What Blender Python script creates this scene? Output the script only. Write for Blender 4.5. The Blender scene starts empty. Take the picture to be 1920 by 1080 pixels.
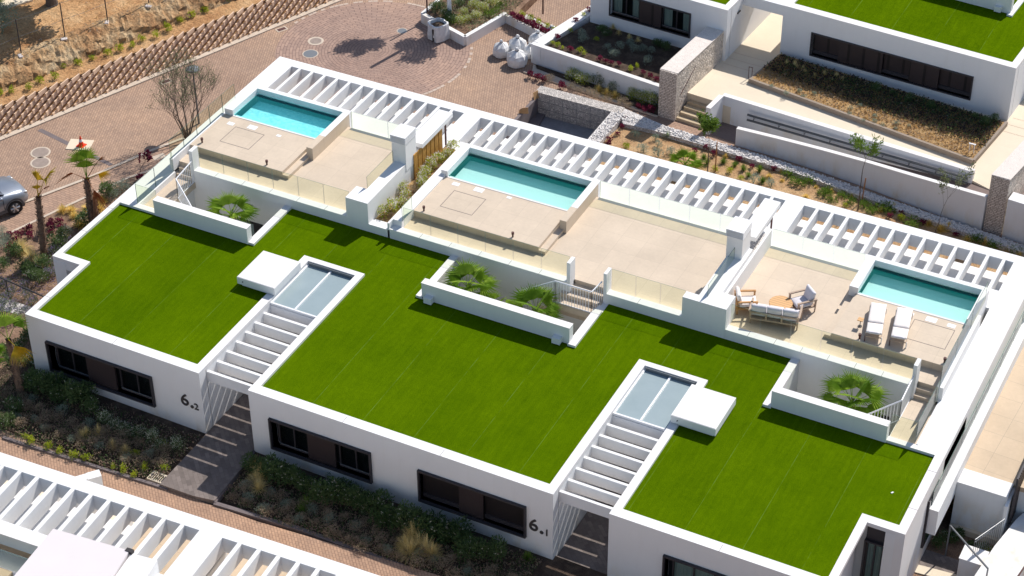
import bpy, bmesh, math, random
from mathutils import Vector, Matrix
random.seed(7)
S = bpy.context.scene
COL = S.collection
R = math.radians
# ------------------------------------------------------------------ camera, sky, sun, exposure
cam_d = bpy.data.cameras.new('camera'); cam = bpy.data.objects.new('camera', cam_d); COL.objects.link(cam)
cam.matrix_world = Matrix([[0.891649, -0.270694, 0.362886, 42.880363], [0.452665, 0.546327, -0.704714, -44.253227], [-0.007492, 0.792623, 0.609666, 49.442545], [0, 0, 0, 1]])
cam_d.sensor_width = 36.0; cam_d.lens = 71.9461
cam_d.clip_start = 1.0; cam_d.clip_end = 2000.0
S.camera = cam
SUN = Vector((0.25, 0.95, 1.0)).normalized()
EL = math.asin(SUN.z); AZ = math.atan2(SUN.x, SUN.y)
W = bpy.data.worlds.new('World'); S.world = W; W.use_nodes = True
wn = W.node_tree.nodes; wl = W.node_tree.links
sky = wn.new('ShaderNodeTexSky'); sky.sky_type = 'NISHITA'; sky.sun_disc = False
sky.sun_elevation = EL; sky.sun_rotation = AZ; sky.air_density = 1.0; sky.dust_density = 0.8; sky.ozone_density = 1.0
wl.new(sky.outputs[0], wn['Background'].inputs[0]); wn['Background'].inputs[1].default_value = 0.115
sd = bpy.data.lights.new('sun', 'SUN'); sd.energy = 4.8; sd.angle = R(0.5); sd.color = (1.0, 0.95, 0.88)
so = bpy.data.objects.new('sun', sd); COL.objects.link(so); so.rotation_euler = SUN.to_track_quat('Z', 'Y').to_euler()
S.view_settings.view_transform = 'Standard'; S.view_settings.look = 'None'
S.view_settings.exposure = 0.12; S.view_settings.gamma = 1.0
try: S.view_settings.use_curve_mapping = False
except Exception: pass

# ------------------------------------------------------------------ materials
def newmat(name):
    m = bpy.data.materials.new(name); m.use_nodes = True
    return m, m.node_tree.nodes, m.node_tree.links, m.node_tree.nodes['Principled BSDF']
def rgb(c): return (c[0], c[1], c[2], 1.0)
def coords(n, l, scale=1.0, rot=0.0, loc=(0,0,0), obj=False, sc3=None):
    if obj:
        t = n.new('ShaderNodeTexCoord'); out = t.outputs['Object']
    else:
        t = n.new('ShaderNodeNewGeometry'); out = t.outputs['Position']
    mp = n.new('ShaderNodeMapping'); mp.inputs['Rotation'].default_value = (0, 0, rot)
    mp.inputs['Scale'].default_value = sc3 if sc3 else (scale, scale, scale); mp.inputs['Location'].default_value = loc
    l.new(out, mp.inputs[0]); return mp.outputs[0]
def noise(n, l, vec, scale, detail=4, rough=.55):
    t = n.new('ShaderNodeTexNoise'); t.inputs['Scale'].default_value = scale
    t.inputs['Detail'].default_value = detail; t.inputs['Roughness'].default_value = rough
    l.new(vec, t.inputs['Vector']); return t.outputs['Fac']
def ramp(n, l, fac, stops):
    r = n.new('ShaderNodeValToRGB'); l.new(fac, r.inputs[0])
    e = r.color_ramp.elements
    e[0].position, e[0].color = stops[0][0], rgb(stops[0][1]); e[1].position, e[1].color = stops[-1][0], rgb(stops[-1][1])
    for p, c in stops[1:-1]:
        x = e.new(p); x.color = rgb(c)
    return r.outputs[0]
def mix(n, l, fac, a, b, mode='MIX'):
    m = n.new('ShaderNodeMix'); m.data_type = 'RGBA'; m.blend_type = mode
    if isinstance(fac, (int, float)): m.inputs[0].default_value = fac
    else: l.new(fac, m.inputs[0])
    for s, v in ((6, a), (7, b)):
        if isinstance(v, tuple): m.inputs[s].default_value = rgb(v)
        else: l.new(v, m.inputs[s])
    return m.outputs[2]
def bump(n, l, p, h, strength, dist):
    b = n.new('ShaderNodeBump'); b.inputs['Strength'].default_value = strength; b.inputs['Distance'].default_value = dist
    l.new(h, b.inputs['Height']); l.new(b.outputs[0], p.inputs['Normal'])
def simple(name, c, rough=.7, var=.12, scale=3.0, bmp=0.0, metal=0.0, spec=.3, c2=None, obj=False, fine=None):
    m, n, l, p = newmat(name)
    v = coords(n, l, obj=obj)
    f = noise(n, l, v, scale, 6, .6)
    lo = tuple(x*(1-var) for x in c); hi = c2 if c2 else tuple(min(1, x*(1+var)) for x in c)
    base = ramp(n, l, f, [(.3, lo), (.7, hi)])
    if fine:
        f2 = noise(n, l, v, fine[0], 3, .7)
        base = mix(n, l, fine[1], base, ramp(n, l, f2, [(.35, tuple(x*.55 for x in c)), (.65, tuple(min(1,x*1.4) for x in c))]))
    l.new(base, p.inputs['Base Color'])
    p.inputs['Roughness'].default_value = rough; p.inputs['Metallic'].default_value = metal
    p.inputs['Specular IOR Level'].default_value = spec
    if bmp: bump(n, l, p, noise(n, l, v, scale*12, 4), .5, bmp)
    return m
M = {}
def mapr(n, l, s, a, b):
    m = n.new('ShaderNodeMapRange'); m.inputs[1].default_value = a; m.inputs[2].default_value = b; l.new(s, m.inputs[0]); return m.outputs[0]
# white render: weathered paint with faint streaks near nothing in particular
def white(name, c, var=.03):
    m, n, l, p = newmat(name); v = coords(n, l)
    a = noise(n, l, v, .45, 6, .6); b = noise(n, l, coords(n, l, sc3=(3, 3, .35)), 1.6, 5, .6)
    x = ramp(n, l, a, [(.3, tuple(k*(1-var*1.6) for k in c)), (.65, c)])
    y = ramp(n, l, b, [(.28, tuple(k*(1-var*2.2) for k in c)), (.5, (1, 1, 1))])
    y2 = ramp(n, l, b, [(.25, (1-var*.8, 1-var*.9, 1-var*1.1)), (.5, (1, 1, 1))])
    l.new(mix(n, l, 1.0, x, y2, 'MULTIPLY'), p.inputs['Base Color'])
    p.inputs['Roughness'].default_value = .85; p.inputs['Specular IOR Level'].default_value = .2
    # damp and splash stains low on the walls
    sz = n.new('ShaderNodeSeparateXYZ'); l.new(v, sz.inputs[0])
    zr = ramp(n, l, mapr(n, l, sz.outputs[2], 0.0, 1.3), [(.15, (1, 1, 1)), (.75, (0, 0, 0))])
    nz = ramp(n, l, noise(n, l, coords(n, l, sc3=(1.2, 1.2, .5)), 1.3, 5, .6), [(.48, (0, 0, 0)), (.68, (.8, .8, .8))])
    k_ = mix(n, l, 1.0, zr, nz, 'MULTIPLY')
    cur = p.inputs['Base Color'].links[0].from_socket
    l.new(mix(n, l, k_, cur, (c[0]*.88, c[1]*.76, c[2]*.60)), p.inputs['Base Color'])
    bump(n, l, p, noise(n, l, v, 60, 3), .25, .004)
    return m
M['white'] = white('white_render', (.79, .785, .78))
M['coping'] = white('coping_stone', (.78, .755, .74), .025)
M['rearwhite'] = white('grey_white_render', (.78, .78, .79))
M['cover'] = simple('pinkish_cover', (.70, .65, .65), .5, .02, 1)
M['cap'] = simple('white_metal_cap', (.80, .80, .81), .45, .02, 1)
def tiles(name, c, grout, w, h, off=0.0, rough=.6, mortar=.004, var=.06, rot=0.0, loc=(0,0,0), stain=.1):
    m, n, l, p = newmat(name); v = coords(n, l, rot=rot, loc=loc)
    b = n.new('ShaderNodeTexBrick'); b.inputs['Scale'].default_value = 1.0; b.offset = off
    b.inputs['Brick Width'].default_value = w; b.inputs['Row Height'].default_value = h
    b.inputs['Mortar Size'].default_value = mortar; b.inputs['Bias'].default_value = 0.0
    b.inputs['Color1'].default_value = rgb(tuple(x*(1-var) for x in c)); b.inputs['Color2'].default_value = rgb(tuple(min(1, x*(1+var)) for x in c))
    b.inputs['Mortar'].default_value = rgb(grout); l.new(v, b.inputs['Vector'])
    f = noise(n, l, v, .7, 6, .62); f2 = noise(n, l, v, 9, 5, .6)
    s = ramp(n, l, f, [(.3, (1-stain,)*3), (.65, (1+stain*.4,)*3)]); s2 = ramp(n, l, f2, [(.3, (1-stain*.6,)*3), (.7, (1, 1, 1))])
    l.new(mix(n, l, 1.0, mix(n, l, 1.0, b.outputs[0], s, 'MULTIPLY'), s2, 'MULTIPLY'), p.inputs['Base Color'])
    p.inputs['Roughness'].default_value = rough; p.inputs['Specular IOR Level'].default_value = .25
    return m
M['deck'] = tiles('beige_porcelain', (.62, .51, .395), (.50, .41, .32), 1.0, 1.0, 0, .6, .005, .03, loc=(.27, .14, 0))
M['deck2'] = tiles('tan_porcelain', (.58, .45, .315), (.40, .32, .24), 1.0, 1.0, 0, .6, .007, .03, rot=.05)
M['landing'] = tiles('cream_stone', (.72, .62, .48), (.6, .52, .4), 3.0, 3.0, 0, .7, .004, .02, stain=.06)
M['step'] = simple('step_stone', (.50, .40, .27), .75, .08, 4)
M['darkpave'] = tiles('brown_paving', (.20, .165, .15), (.15, .125, .115), .3, .15, .5, .75, .006, .22, rot=.785, stain=.2)
M['sunstreak'] = simple('sun_streak', (.62, .50, .38), .7, .06, 5)
def pavers(name, c, rot, w=.26, h=.13, polar=None, dark=.75):
    m, n, l, p = newmat(name)
    if polar:
        g = n.new('ShaderNodeNewGeometry'); sub = n.new('ShaderNodeVectorMath'); sub.operation = 'SUBTRACT'
        sub.inputs[1].default_value = (polar[0], polar[1], 0); l.new(g.outputs['Position'], sub.inputs[0])
        sx = n.new('ShaderNodeSeparateXYZ'); l.new(sub.outputs[0], sx.inputs[0])
        at = n.new('ShaderNodeMath'); at.operation = 'ARCTAN2'; l.new(sx.outputs[1], at.inputs[0]); l.new(sx.outputs[0], at.inputs[1])
        cb = n.new('ShaderNodeCombineXYZ'); l.new(sx.outputs[0], cb.inputs[0]); l.new(sx.outputs[1], cb.inputs[1])
        ln = n.new('ShaderNodeVectorMath'); ln.operation = 'LENGTH'; l.new(cb.outputs[0], ln.inputs[0])
        am = n.new('ShaderNodeMath'); am.operation = 'MULTIPLY'; am.inputs[1].default_value = 2.2; l.new(at.outputs[0], am.inputs[0])
        c2 = n.new('ShaderNodeCombineXYZ'); l.new(am.outputs[0], c2.inputs[0]); l.new(ln.outputs['Value'], c2.inputs[1]); v = c2.outputs[0]
    else: v = coords(n, l, rot=rot)
    wv = coords(n, l)
    b = n.new('ShaderNodeTexBrick'); b.inputs['Scale'].default_value = 1.0; b.offset = .5
    b.inputs['Brick Width'].default_value = w; b.inputs['Row Height'].default_value = h; b.inputs['Mortar Size'].default_value = .011
    b.inputs['Color1'].default_value = rgb(tuple(x*.9 for x in c)); b.inputs['Color2'].default_value = rgb((min(1,c[0]*1.1), c[1]*1.08, c[2]*1.05))
    b.inputs['Mortar'].default_value = rgb(tuple(x*dark for x in (c[0]*.8, c[1]*.8, c[2]*.8))); l.new(v, b.inputs['Vector'])
    s = ramp(n, l, noise(n, l, wv, .22, 7, .62), [(.3, (.82, .8, .8)), (.5, (.97, .97, .97)), (.7, (1.15, 1.12, 1.06))])
    s2 = ramp(n, l, noise(n, l, wv, 2.6, 6, .7), [(.28, (.86, .85, .85)), (.6, (1.05, 1.05, 1.04))])
    l.new(mix(n, l, 1.0, mix(n, l, 1.0, b.outputs[0], s, 'MULTIPLY'), s2, 'MULTIPLY'), p.inputs['Base Color'])
    p.inputs['Roughness'].default_value = .85; p.inputs['Specular IOR Level'].default_value = .2
    bump(n, l, p, b.outputs['Fac'], .3, .01)
    return m
PAV = (.40, .275, .205)
M['pavers'] = pavers('clay_pavers', PAV, 1.18, .22, .11)
M['pavers2'] = pavers('tan_pavers', (.41, .275, .205), .05)
M['pavers3'] = pavers('rose_pavers', (.42, .27, .19), .84, .2, .1)
M['circle'] = pavers('ring_pavers', (.37, .255, .21), 0, .32, .15, polar=(-.62, 26.25), dark=.62)
M['kerb'] = simple('kerb_stone', (.55, .46, .37), .8, .1, 3)
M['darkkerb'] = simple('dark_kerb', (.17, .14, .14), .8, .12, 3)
M['turf'] = None
def turf():
    m, n, l, p = newmat('artificial_turf'); v = coords(n, l)
    sx = n.new('ShaderNodeSeparateXYZ'); l.new(v, sx.inputs[0])
    # rolls laid side by side: shade of each roll, a pale seam between
    mul = n.new('ShaderNodeMath'); mul.operation = 'MULTIPLY'; mul.inputs[1].default_value = .5; l.new(sx.outputs[0], mul.inputs[0])
    fr = n.new('ShaderNodeMath'); fr.operation = 'FRACT'; l.new(mul.outputs[0], fr.inputs[0])
    fl = n.new('ShaderNodeMath'); fl.operation = 'FLOOR'; l.new(mul.outputs[0], fl.inputs[0])
    wn_ = n.new('ShaderNodeTexWhiteNoise'); wn_.noise_dimensions = '1D'; l.new(fl.outputs[0], wn_.inputs['W'])
    big = noise(n, l, v, .35, 5, .6); st = noise(n, l, coords(n, l, sc3=(7, .6, 1)), 1.0, 5, .65); fi = noise(n, l, v, 38, 3, .8); mid = noise(n, l, v, 5, 5, .7)
    c = ramp(n, l, big, [(.3, (.060, .118, .0008)), (.7, (.084, .150, .001))])
    c = mix(n, l, 1.0, c, ramp(n, l, st, [(.3, (.86, .88, .9)), (.7, (1.14, 1.1, 1.1))]), 'MULTIPLY')
    c = mix(n, l, 1.0, c, ramp(n, l, fi, [(.3, (.45, .5, .5)), (.5, (1, 1, 1)), (.72, (1.7, 1.5, 2.4))]), 'MULTIPLY')
    c = mix(n, l, 1.0, c, ramp(n, l, mid, [(.3, (.88, .9, .9)), (.7, (1.1, 1.08, 1.1))]), 'MULTIPLY')
    c = mix(n, l, 1.0, c, ramp(n, l, wn_.outputs[0], [(.0, (.93, .94, .95)), (1., (1.06, 1.05, 1.05))]), 'MULTIPLY')
    seam = ramp(n, l, fr.outputs[0], [(.0, (1, 1, 1)), (.006, (1, 1, 1)), (.016, (0, 0, 0))])
    seamn = mix(n, l, 1.0, seam, ramp(n, l, noise(n, l, v, 1.1, 5, .7), [(.38, (0, 0, 0)), (.6, (.5, .5, .5))]), 'MULTIPLY')
    c = mix(n, l, seamn, c, (.15, .25, .05))
    l.new(c, p.inputs['Base Color']); p.inputs['Roughness'].default_value = .9; p.inputs['Specular IOR Level'].default_value = 0.0
    bump(n, l, p, fi, .6, .02)
    return m
M['turf'] = turf()
def soil(name, a, b, c, sc=2.0, bm=.05):
    m, n, l, p = newmat(name); v = coords(n, l)
    x = ramp(n, l, noise(n, l, v, sc, 9, .68), [(.3, a), (.5, b), (.72, c)])
    y = ramp(n, l, noise(n, l, v, sc*14, 5, .7), [(.32, (.5, .5, .5)), (.5, (1, 1, 1)), (.7, (1.35, 1.3, 1.25))])
    l.new(mix(n, l, 1.0, x, y, 'MULTIPLY'), p.inputs['Base Color']); p.inputs['Roughness'].default_value = .95
    p.inputs['Specular IOR Level'].default_value = .1; bump(n, l, p, noise(n, l, v, sc*6, 6, .7), .9, bm)
    return m
M['soil'] = soil('garden_soil', (.30, .17, .085), (.44, .28, .15), (.56, .40, .23), 1.4)
M['bark'] = soil('bark_mulch', (.24, .14, .07), (.42, .27, .13), (.58, .42, .22), 3.5)
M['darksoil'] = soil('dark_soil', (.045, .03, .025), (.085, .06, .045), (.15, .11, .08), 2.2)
M['redsoil'] = soil('reddish_soil', (.15, .09, .06), (.25, .16, .11), (.38, .26, .18), 1.6)
M['earth'] = soil('dry_earth', (.33, .16, .07), (.50, .29, .14), (.64, .43, .24), .8, .12)
M['bank'] = soil('cut_earth', (.34, .17, .08), (.47, .29, .15), (.66, .52, .33), .9, .18)
M['pebble'] = None
def stones(name, c, scale, dark=.25, bm=.06, gap=.08):
    m, n, l, p = newmat(name); v = coords(n, l)
    vo = n.new('ShaderNodeTexVoronoi'); vo.inputs['Scale'].default_value = scale; l.new(v, vo.inputs['Vector'])
    ve = n.new('ShaderNodeTexVoronoi'); ve.feature = 'DISTANCE_TO_EDGE'; ve.inputs['Scale'].default_value = scale; l.new(v, ve.inputs['Vector'])
    hs = n.new('ShaderNodeSeparateColor'); l.new(vo.outputs['Color'], hs.inputs[0])
    a = ramp(n, l, hs.outputs[0], [(0., tuple(x*.72 for x in c)), (1., tuple(min(1, x*1.18) for x in c))])
    e = ramp(n, l, ve.outputs['Distance'], [(0., (dark,)*3), (gap, (1, 1, 1))])
    l.new(mix(n, l, 1.0, a, e, 'MULTIPLY'), p.inputs['Base Color']); p.inputs['Roughness'].default_value = .85
    bump(n, l, p, ve.outputs['Distance'], 1.0, bm)
    return m
M['pebble'] = stones('white_pebbles', (.72, .68, .66), 11)
M['gabion'] = stones('gabion_stones', (.62, .57, .53), 12, .22)
M['gabion2'] = stones('cream_gabion', (.66, .58, .50), 8, .35, .04, .06)
def drystone(name):
    m, n, l, p = newmat(name); g = n.new('ShaderNodeNewGeometry'); mp = n.new('ShaderNodeMapping')
    mp.inputs['Rotation'].default_value = (R(90), 0, 0); l.new(g.outputs['Position'], mp.inputs[0])
    b = n.new('ShaderNodeTexBrick'); b.inputs['Scale'].default_value = 1; b.inputs['Brick Width'].default_value = .17; b.inputs['Row Height'].default_value = .075
    b.inputs['Mortar Size'].default_value = .012; b.offset = .37; b.squash = 1.6; b.squash_frequency = 3
    wv = noise(n, l, g.outputs['Position'], 4, 3)
    add = n.new('ShaderNodeVectorMath'); add.operation = 'SCALE'; add.inputs['Scale'].default_value = 1.0
    l.new(mp.outputs[0], add.inputs[0]); 
    ad2 = n.new('ShaderNodeMix'); ad2.data_type = 'VECTOR'; ad2.inputs[0].default_value = .05
    nz = n.new('ShaderNodeTexNoise'); nz.inputs['Scale'].default_value = 6; l.new(mp.outputs[0], nz.inputs['Vector'])
    l.new(add.outputs[0], ad2.inputs[4]); l.new(nz.outputs['Color'], ad2.inputs[5]); l.new(ad2.outputs[1], b.inputs['Vector'])
    b.inputs['Color1'].default_value = (.52, .44, .38, 1); b.inputs['Color2'].default_value = (.72, .63, .56, 1); b.inputs['Mortar'].default_value = (.2, .17, .15, 1)
    l.new(b.outputs[0], p.inputs['Base Color']); p.inputs['Roughness'].default_value = .9; bump(n, l, p, b.outputs['Fac'], -.8, .03)
    return m
M['drystone'] = drystone('stacked_stone')
M['darkframe'] = simple('anthracite_frame', (.045, .04, .045), .5, .1, 3)
M['shutter'] = tiles('brown_shutter', (.045, .033, .034), (.02, .016, .017), 8, .045, 0, .45, .004, .05)
M['interior'] = simple('dark_interior', (.012, .014, .018), .9, .1, 2)
M['curtain'] = simple('pale_curtain', (.50, .55, .52), .9, .05, 2)
def glass(name, tint, fres=.12, rough=.0):
    m, n, l, p = newmat(name); n.remove(p)
    o = n['Material Output']; t = n.new('ShaderNodeBsdfTransparent'); t.inputs[0].default_value = rgb(tint)
    g = n.new('ShaderNodeBsdfGlossy'); g.inputs['Roughness'].default_value = rough; g.inputs[0].default_value = (1, 1, 1, 1)
    f = n.new('ShaderNodeLayerWeight'); f.inputs['Blend'].default_value = fres
    mx = n.new('ShaderNodeMixShader'); l.new(f.outputs['Fresnel'], mx.inputs[0]); l.new(t.outputs[0], mx.inputs[1]); l.new(g.outputs[0], mx.inputs[2])
    l.new(mx.outputs[0], o.inputs[0]); return m
M['glass'] = glass('balustrade_glass', (.86, .90, .79), .10)
M['glassedge'] = simple('glass_edge', (.10, .17, .14), .3, .02, 1)
M['winglass'] = glass('window_glass', (.55, .62, .62), .25)
def milky(name):
    m, n, l, p = newmat(name); v = coords(n, l)
    l.new(ramp(n, l, noise(n, l, v, .9, 4), [(.3, (.27, .34, .36)), (.7, (.31, .38, .40))]), p.inputs['Base Color'])
    p.inputs['Roughness'].default_value = .25; p.inputs['Specular IOR Level'].default_value = .6; return m
M['skyglass'] = milky('skylight_glass')
def water(name, tint, rip, dif, k):
    m, n, l, p = newmat(name); n.remove(p); o = n['Material Output']
    v = coords(n, l)
    t = n.new('ShaderNodeBsdfTransparent'); t.inputs[0].default_value = rgb(tint)
    g = n.new('ShaderNodeBsdfGlossy'); g.inputs['Roughness'].default_value = .05
    f = n.new('ShaderNodeFresnel'); f.inputs[0].default_value = 1.33
    b = n.new('ShaderNodeBump'); b.inputs['Strength'].default_value = rip; b.inputs['Distance'].default_value = .05
    vn = n.new('ShaderNodeTexVoronoi'); vn.feature = 'SMOOTH_F1'; vn.inputs['Scale'].default_value = 6; l.new(v, vn.inputs['Vector'])
    l.new(vn.outputs['Distance'], b.inputs['Height']); l.new(b.outputs[0], g.inputs['Normal']); l.new(b.outputs[0], f.inputs['Normal'])
    df = n.new('ShaderNodeBsdfDiffuse'); df.inputs[0].default_value = rgb(dif)     # light scattered back by the water body
    m0 = n.new('ShaderNodeMixShader'); m0.inputs[0].default_value = k; l.new(t.outputs[0], m0.inputs[1]); l.new(df.outputs[0], m0.inputs[2])
    mx = n.new('ShaderNodeMixShader'); l.new(f.outputs[0], mx.inputs[0]); l.new(m0.outputs[0], mx.inputs[1]); l.new(g.outputs[0], mx.inputs[2])
    l.new(mx.outputs[0], o.inputs[0]); return m
M['water'] = water('pool_water', (.78, .97, .96), .08, (.0, .55, .50), .15)
M['water1'] = water('rippled_water', (.60, .99, 1.0), .25, (.02, .66, .72), .15)
def pooltile(name, a, b, amt):
    m, n, l, p = newmat(name); v = coords(n, l)
    vo = n.new('ShaderNodeTexVoronoi'); vo.inputs['Scale'].default_value = 9; vo.feature = 'F1'; l.new(v, vo.inputs['Vector'])
    hs = n.new('ShaderNodeSeparateColor'); l.new(vo.outputs['Color'], hs.inputs[0])
    c = ramp(n, l, hs.outputs[0], [(0., a), (1., b)])
    l.new(mix(n, l, amt, a, c), p.inputs['Base Color']); p.inputs['Roughness'].default_value = .5; return m
M['pooltile'] = pooltile('pool_lining', (.86, .92, .90), (.9, .95, .93), .3)
M['caustictile'] = pooltile('caustic_lining', (.66, .86, .90), (1., 1., 1.), .95)  # bright cells painted into the lining stand for caustic light on the pool floor
M['whitemetal'] = simple('white_metal', (.80, .80, .82), .4, .03, 2)
M['rail'] = simple('dark_rail', (.09, .095, .10), .45, .05, 2)
M['greymetal'] = simple('grey_metal', (.23, .24, .25), .4, .05, 2, metal=.4)
M['darkmetal'] = simple('dark_metal', (.05, .045, .045), .5, .1, 2)
M['rust'] = simple('brown_metal', (.10, .045, .04), .6, .1, 3)
M['wood'] = simple('teak', (.48, .24, .09), .6, .15, 6, c2=(.58, .32, .13), obj=True)
M['wood2'] = simple('weathered_teak', (.44, .33, .25), .7, .12, 6, obj=True)
M['timber'] = simple('timber_boards', (.42, .22, .05), .7, .25, 7)
M['ply'] = simple('plywood', (.52, .30, .14), .8, .12, 3)
M['cushion'] = simple('cream_cushion', (.80, .74, .70), .95, .04, 5, bmp=.01)
M['cushgrey'] = simple('grey_cushion', (.66, .63, .66), .95, .05, 5, bmp=.01)
def planks(name, c):
    m, n, l, p = newmat(name); t = n.new('ShaderNodeTexCoord'); w = n.new('ShaderNodeTexWave'); w.bands_direction = 'Y'
    w.inputs['Scale'].default_value = 2.6; w.inputs['Distortion'].default_value = .15; l.new(t.outputs['Object'], w.inputs['Vector'])
    l.new(ramp(n, l, w.outputs['Fac'], [(0., tuple(x*.55 for x in c)), (.1, c), (1., tuple(x*1.08 for x in c))]), p.inputs['Base Color']); p.inputs['Roughness'].default_value = .6; return m
M['tabletop'] = planks('teak_planks', (.60, .34, .14))
M['bag'] = simple('white_sack', (.70, .70, .70), .8, .12, 6, c2=(.82, .81, .80), bmp=.03)
M['black'] = simple('black_rubber', (.015, .015, .017), .7, .1, 3)
M['carpaint'] = simple('silver_paint', (.30, .33, .38), .3, .03, 1, metal=.6, spec=.5)
M['cardark'] = simple('grey_cladding', (.10, .10, .105), .5, .05, 3)
M['carglass'] = simple('car_glass', (.02, .025, .03), .08, .05, 1, spec=.8)
M['chrome'] = simple('alloy', (.55, .56, .58), .3, .05, 3, metal=.7)
M['orange'] = simple('orange_plastic', (.80, .06, .02), .5, .05, 3)
M['trunk'] = simple('palm_bark', (.22, .145, .10), .95, .5, 20, bmp=.03)
M['woodbark'] = simple('tree_bark', (.13, .10, .08), .9, .25, 12)
M['brownbark'] = simple('stake_wood', (.36, .18, .08), .9, .2, 8)
def leaf(name, a, b, sc=5.0):
    m, n, l, p = newmat(name); v = coords(n, l)
    oi = n.new('ShaderNodeObjectInfo'); f = noise(n, l, v, sc, 4, .7)
    ad = n.new('ShaderNodeMath'); ad.operation = 'MULTIPLY_ADD'; ad.inputs[1].default_value = .35; l.new(oi.outputs['Random'], ad.inputs[0]); 
    sb = n.new('ShaderNodeMath'); sb.operation = 'SUBTRACT'; sb.inputs[1].default_value = .175; l.new(f, sb.inputs[0]); l.new(sb.outputs[0], ad.inputs[2])
    l.new(ramp(n, l, ad.outputs[0], [(.3, a), (.7, b)]), p.inputs['Base Color']); p.inputs['Roughness'].default_value = .75; p.inputs['Specular IOR Level'].default_value = .15
    o = n['Material Output']; tr = n.new('ShaderNodeBsdfTranslucent'); tr.inputs[0].default_value = rgb(tuple(min(1, x*1.4) for x in b))
    mx = n.new('ShaderNodeMixShader'); mx.inputs[0].default_value = .3; l.new(p.outputs[0], mx.inputs[1]); l.new(tr.outputs[0], mx.inputs[2]); l.new(mx.outputs[0], o.inputs[0])
    return m
M['palm'] = leaf('palm_leaf', (.09, .19, .015), (.30, .42, .05))
M['palmyellow'] = leaf('yellowing_palm', (.22, .20, .02), (.62, .42, .04))
M['palmdry'] = leaf('dry_palm', (.26, .11, .05), (.42, .20, .09))
M['straw'] = leaf('straw_grass', (.60, .42, .16), (.92, .72, .38))
M['gold'] = leaf('golden_grass', (.60, .40, .09), (.84, .62, .22))
M['green'] = leaf('green_leaf', (.07, .13, .02), (.17, .26, .04))
M['lime'] = leaf('lime_leaf', (.20, .27, .02), (.42, .46, .04))
M['dgreen'] = leaf('dark_leaf', (.05, .09, .03), (.13, .19, .07))
M['silver'] = leaf('silver_leaf', (.16, .21, .15), (.33, .38, .30))
M['olivel'] = leaf('olive_leaf', (.10, .12, .05), (.22, .25, .13))
M['purple'] = leaf('purple_leaf', (.07, .012, .025), (.22, .03, .07))
M['lavend'] = leaf('lavender_flower', (.16, .12, .22), (.40, .33, .50))
M['creamfl'] = leaf('cream_flower', (.40, .38, .30), (.72, .70, .58))
M['pinkfl'] = leaf('pale_flower', (.52, .42, .32), (.85, .78, .70))
M['dry'] = leaf('dry_twig', (.20, .14, .10), (.46, .36, .26))
M['tan'] = leaf('tan_groundcover', (.34, .20, .07), (.58, .38, .16))

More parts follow.
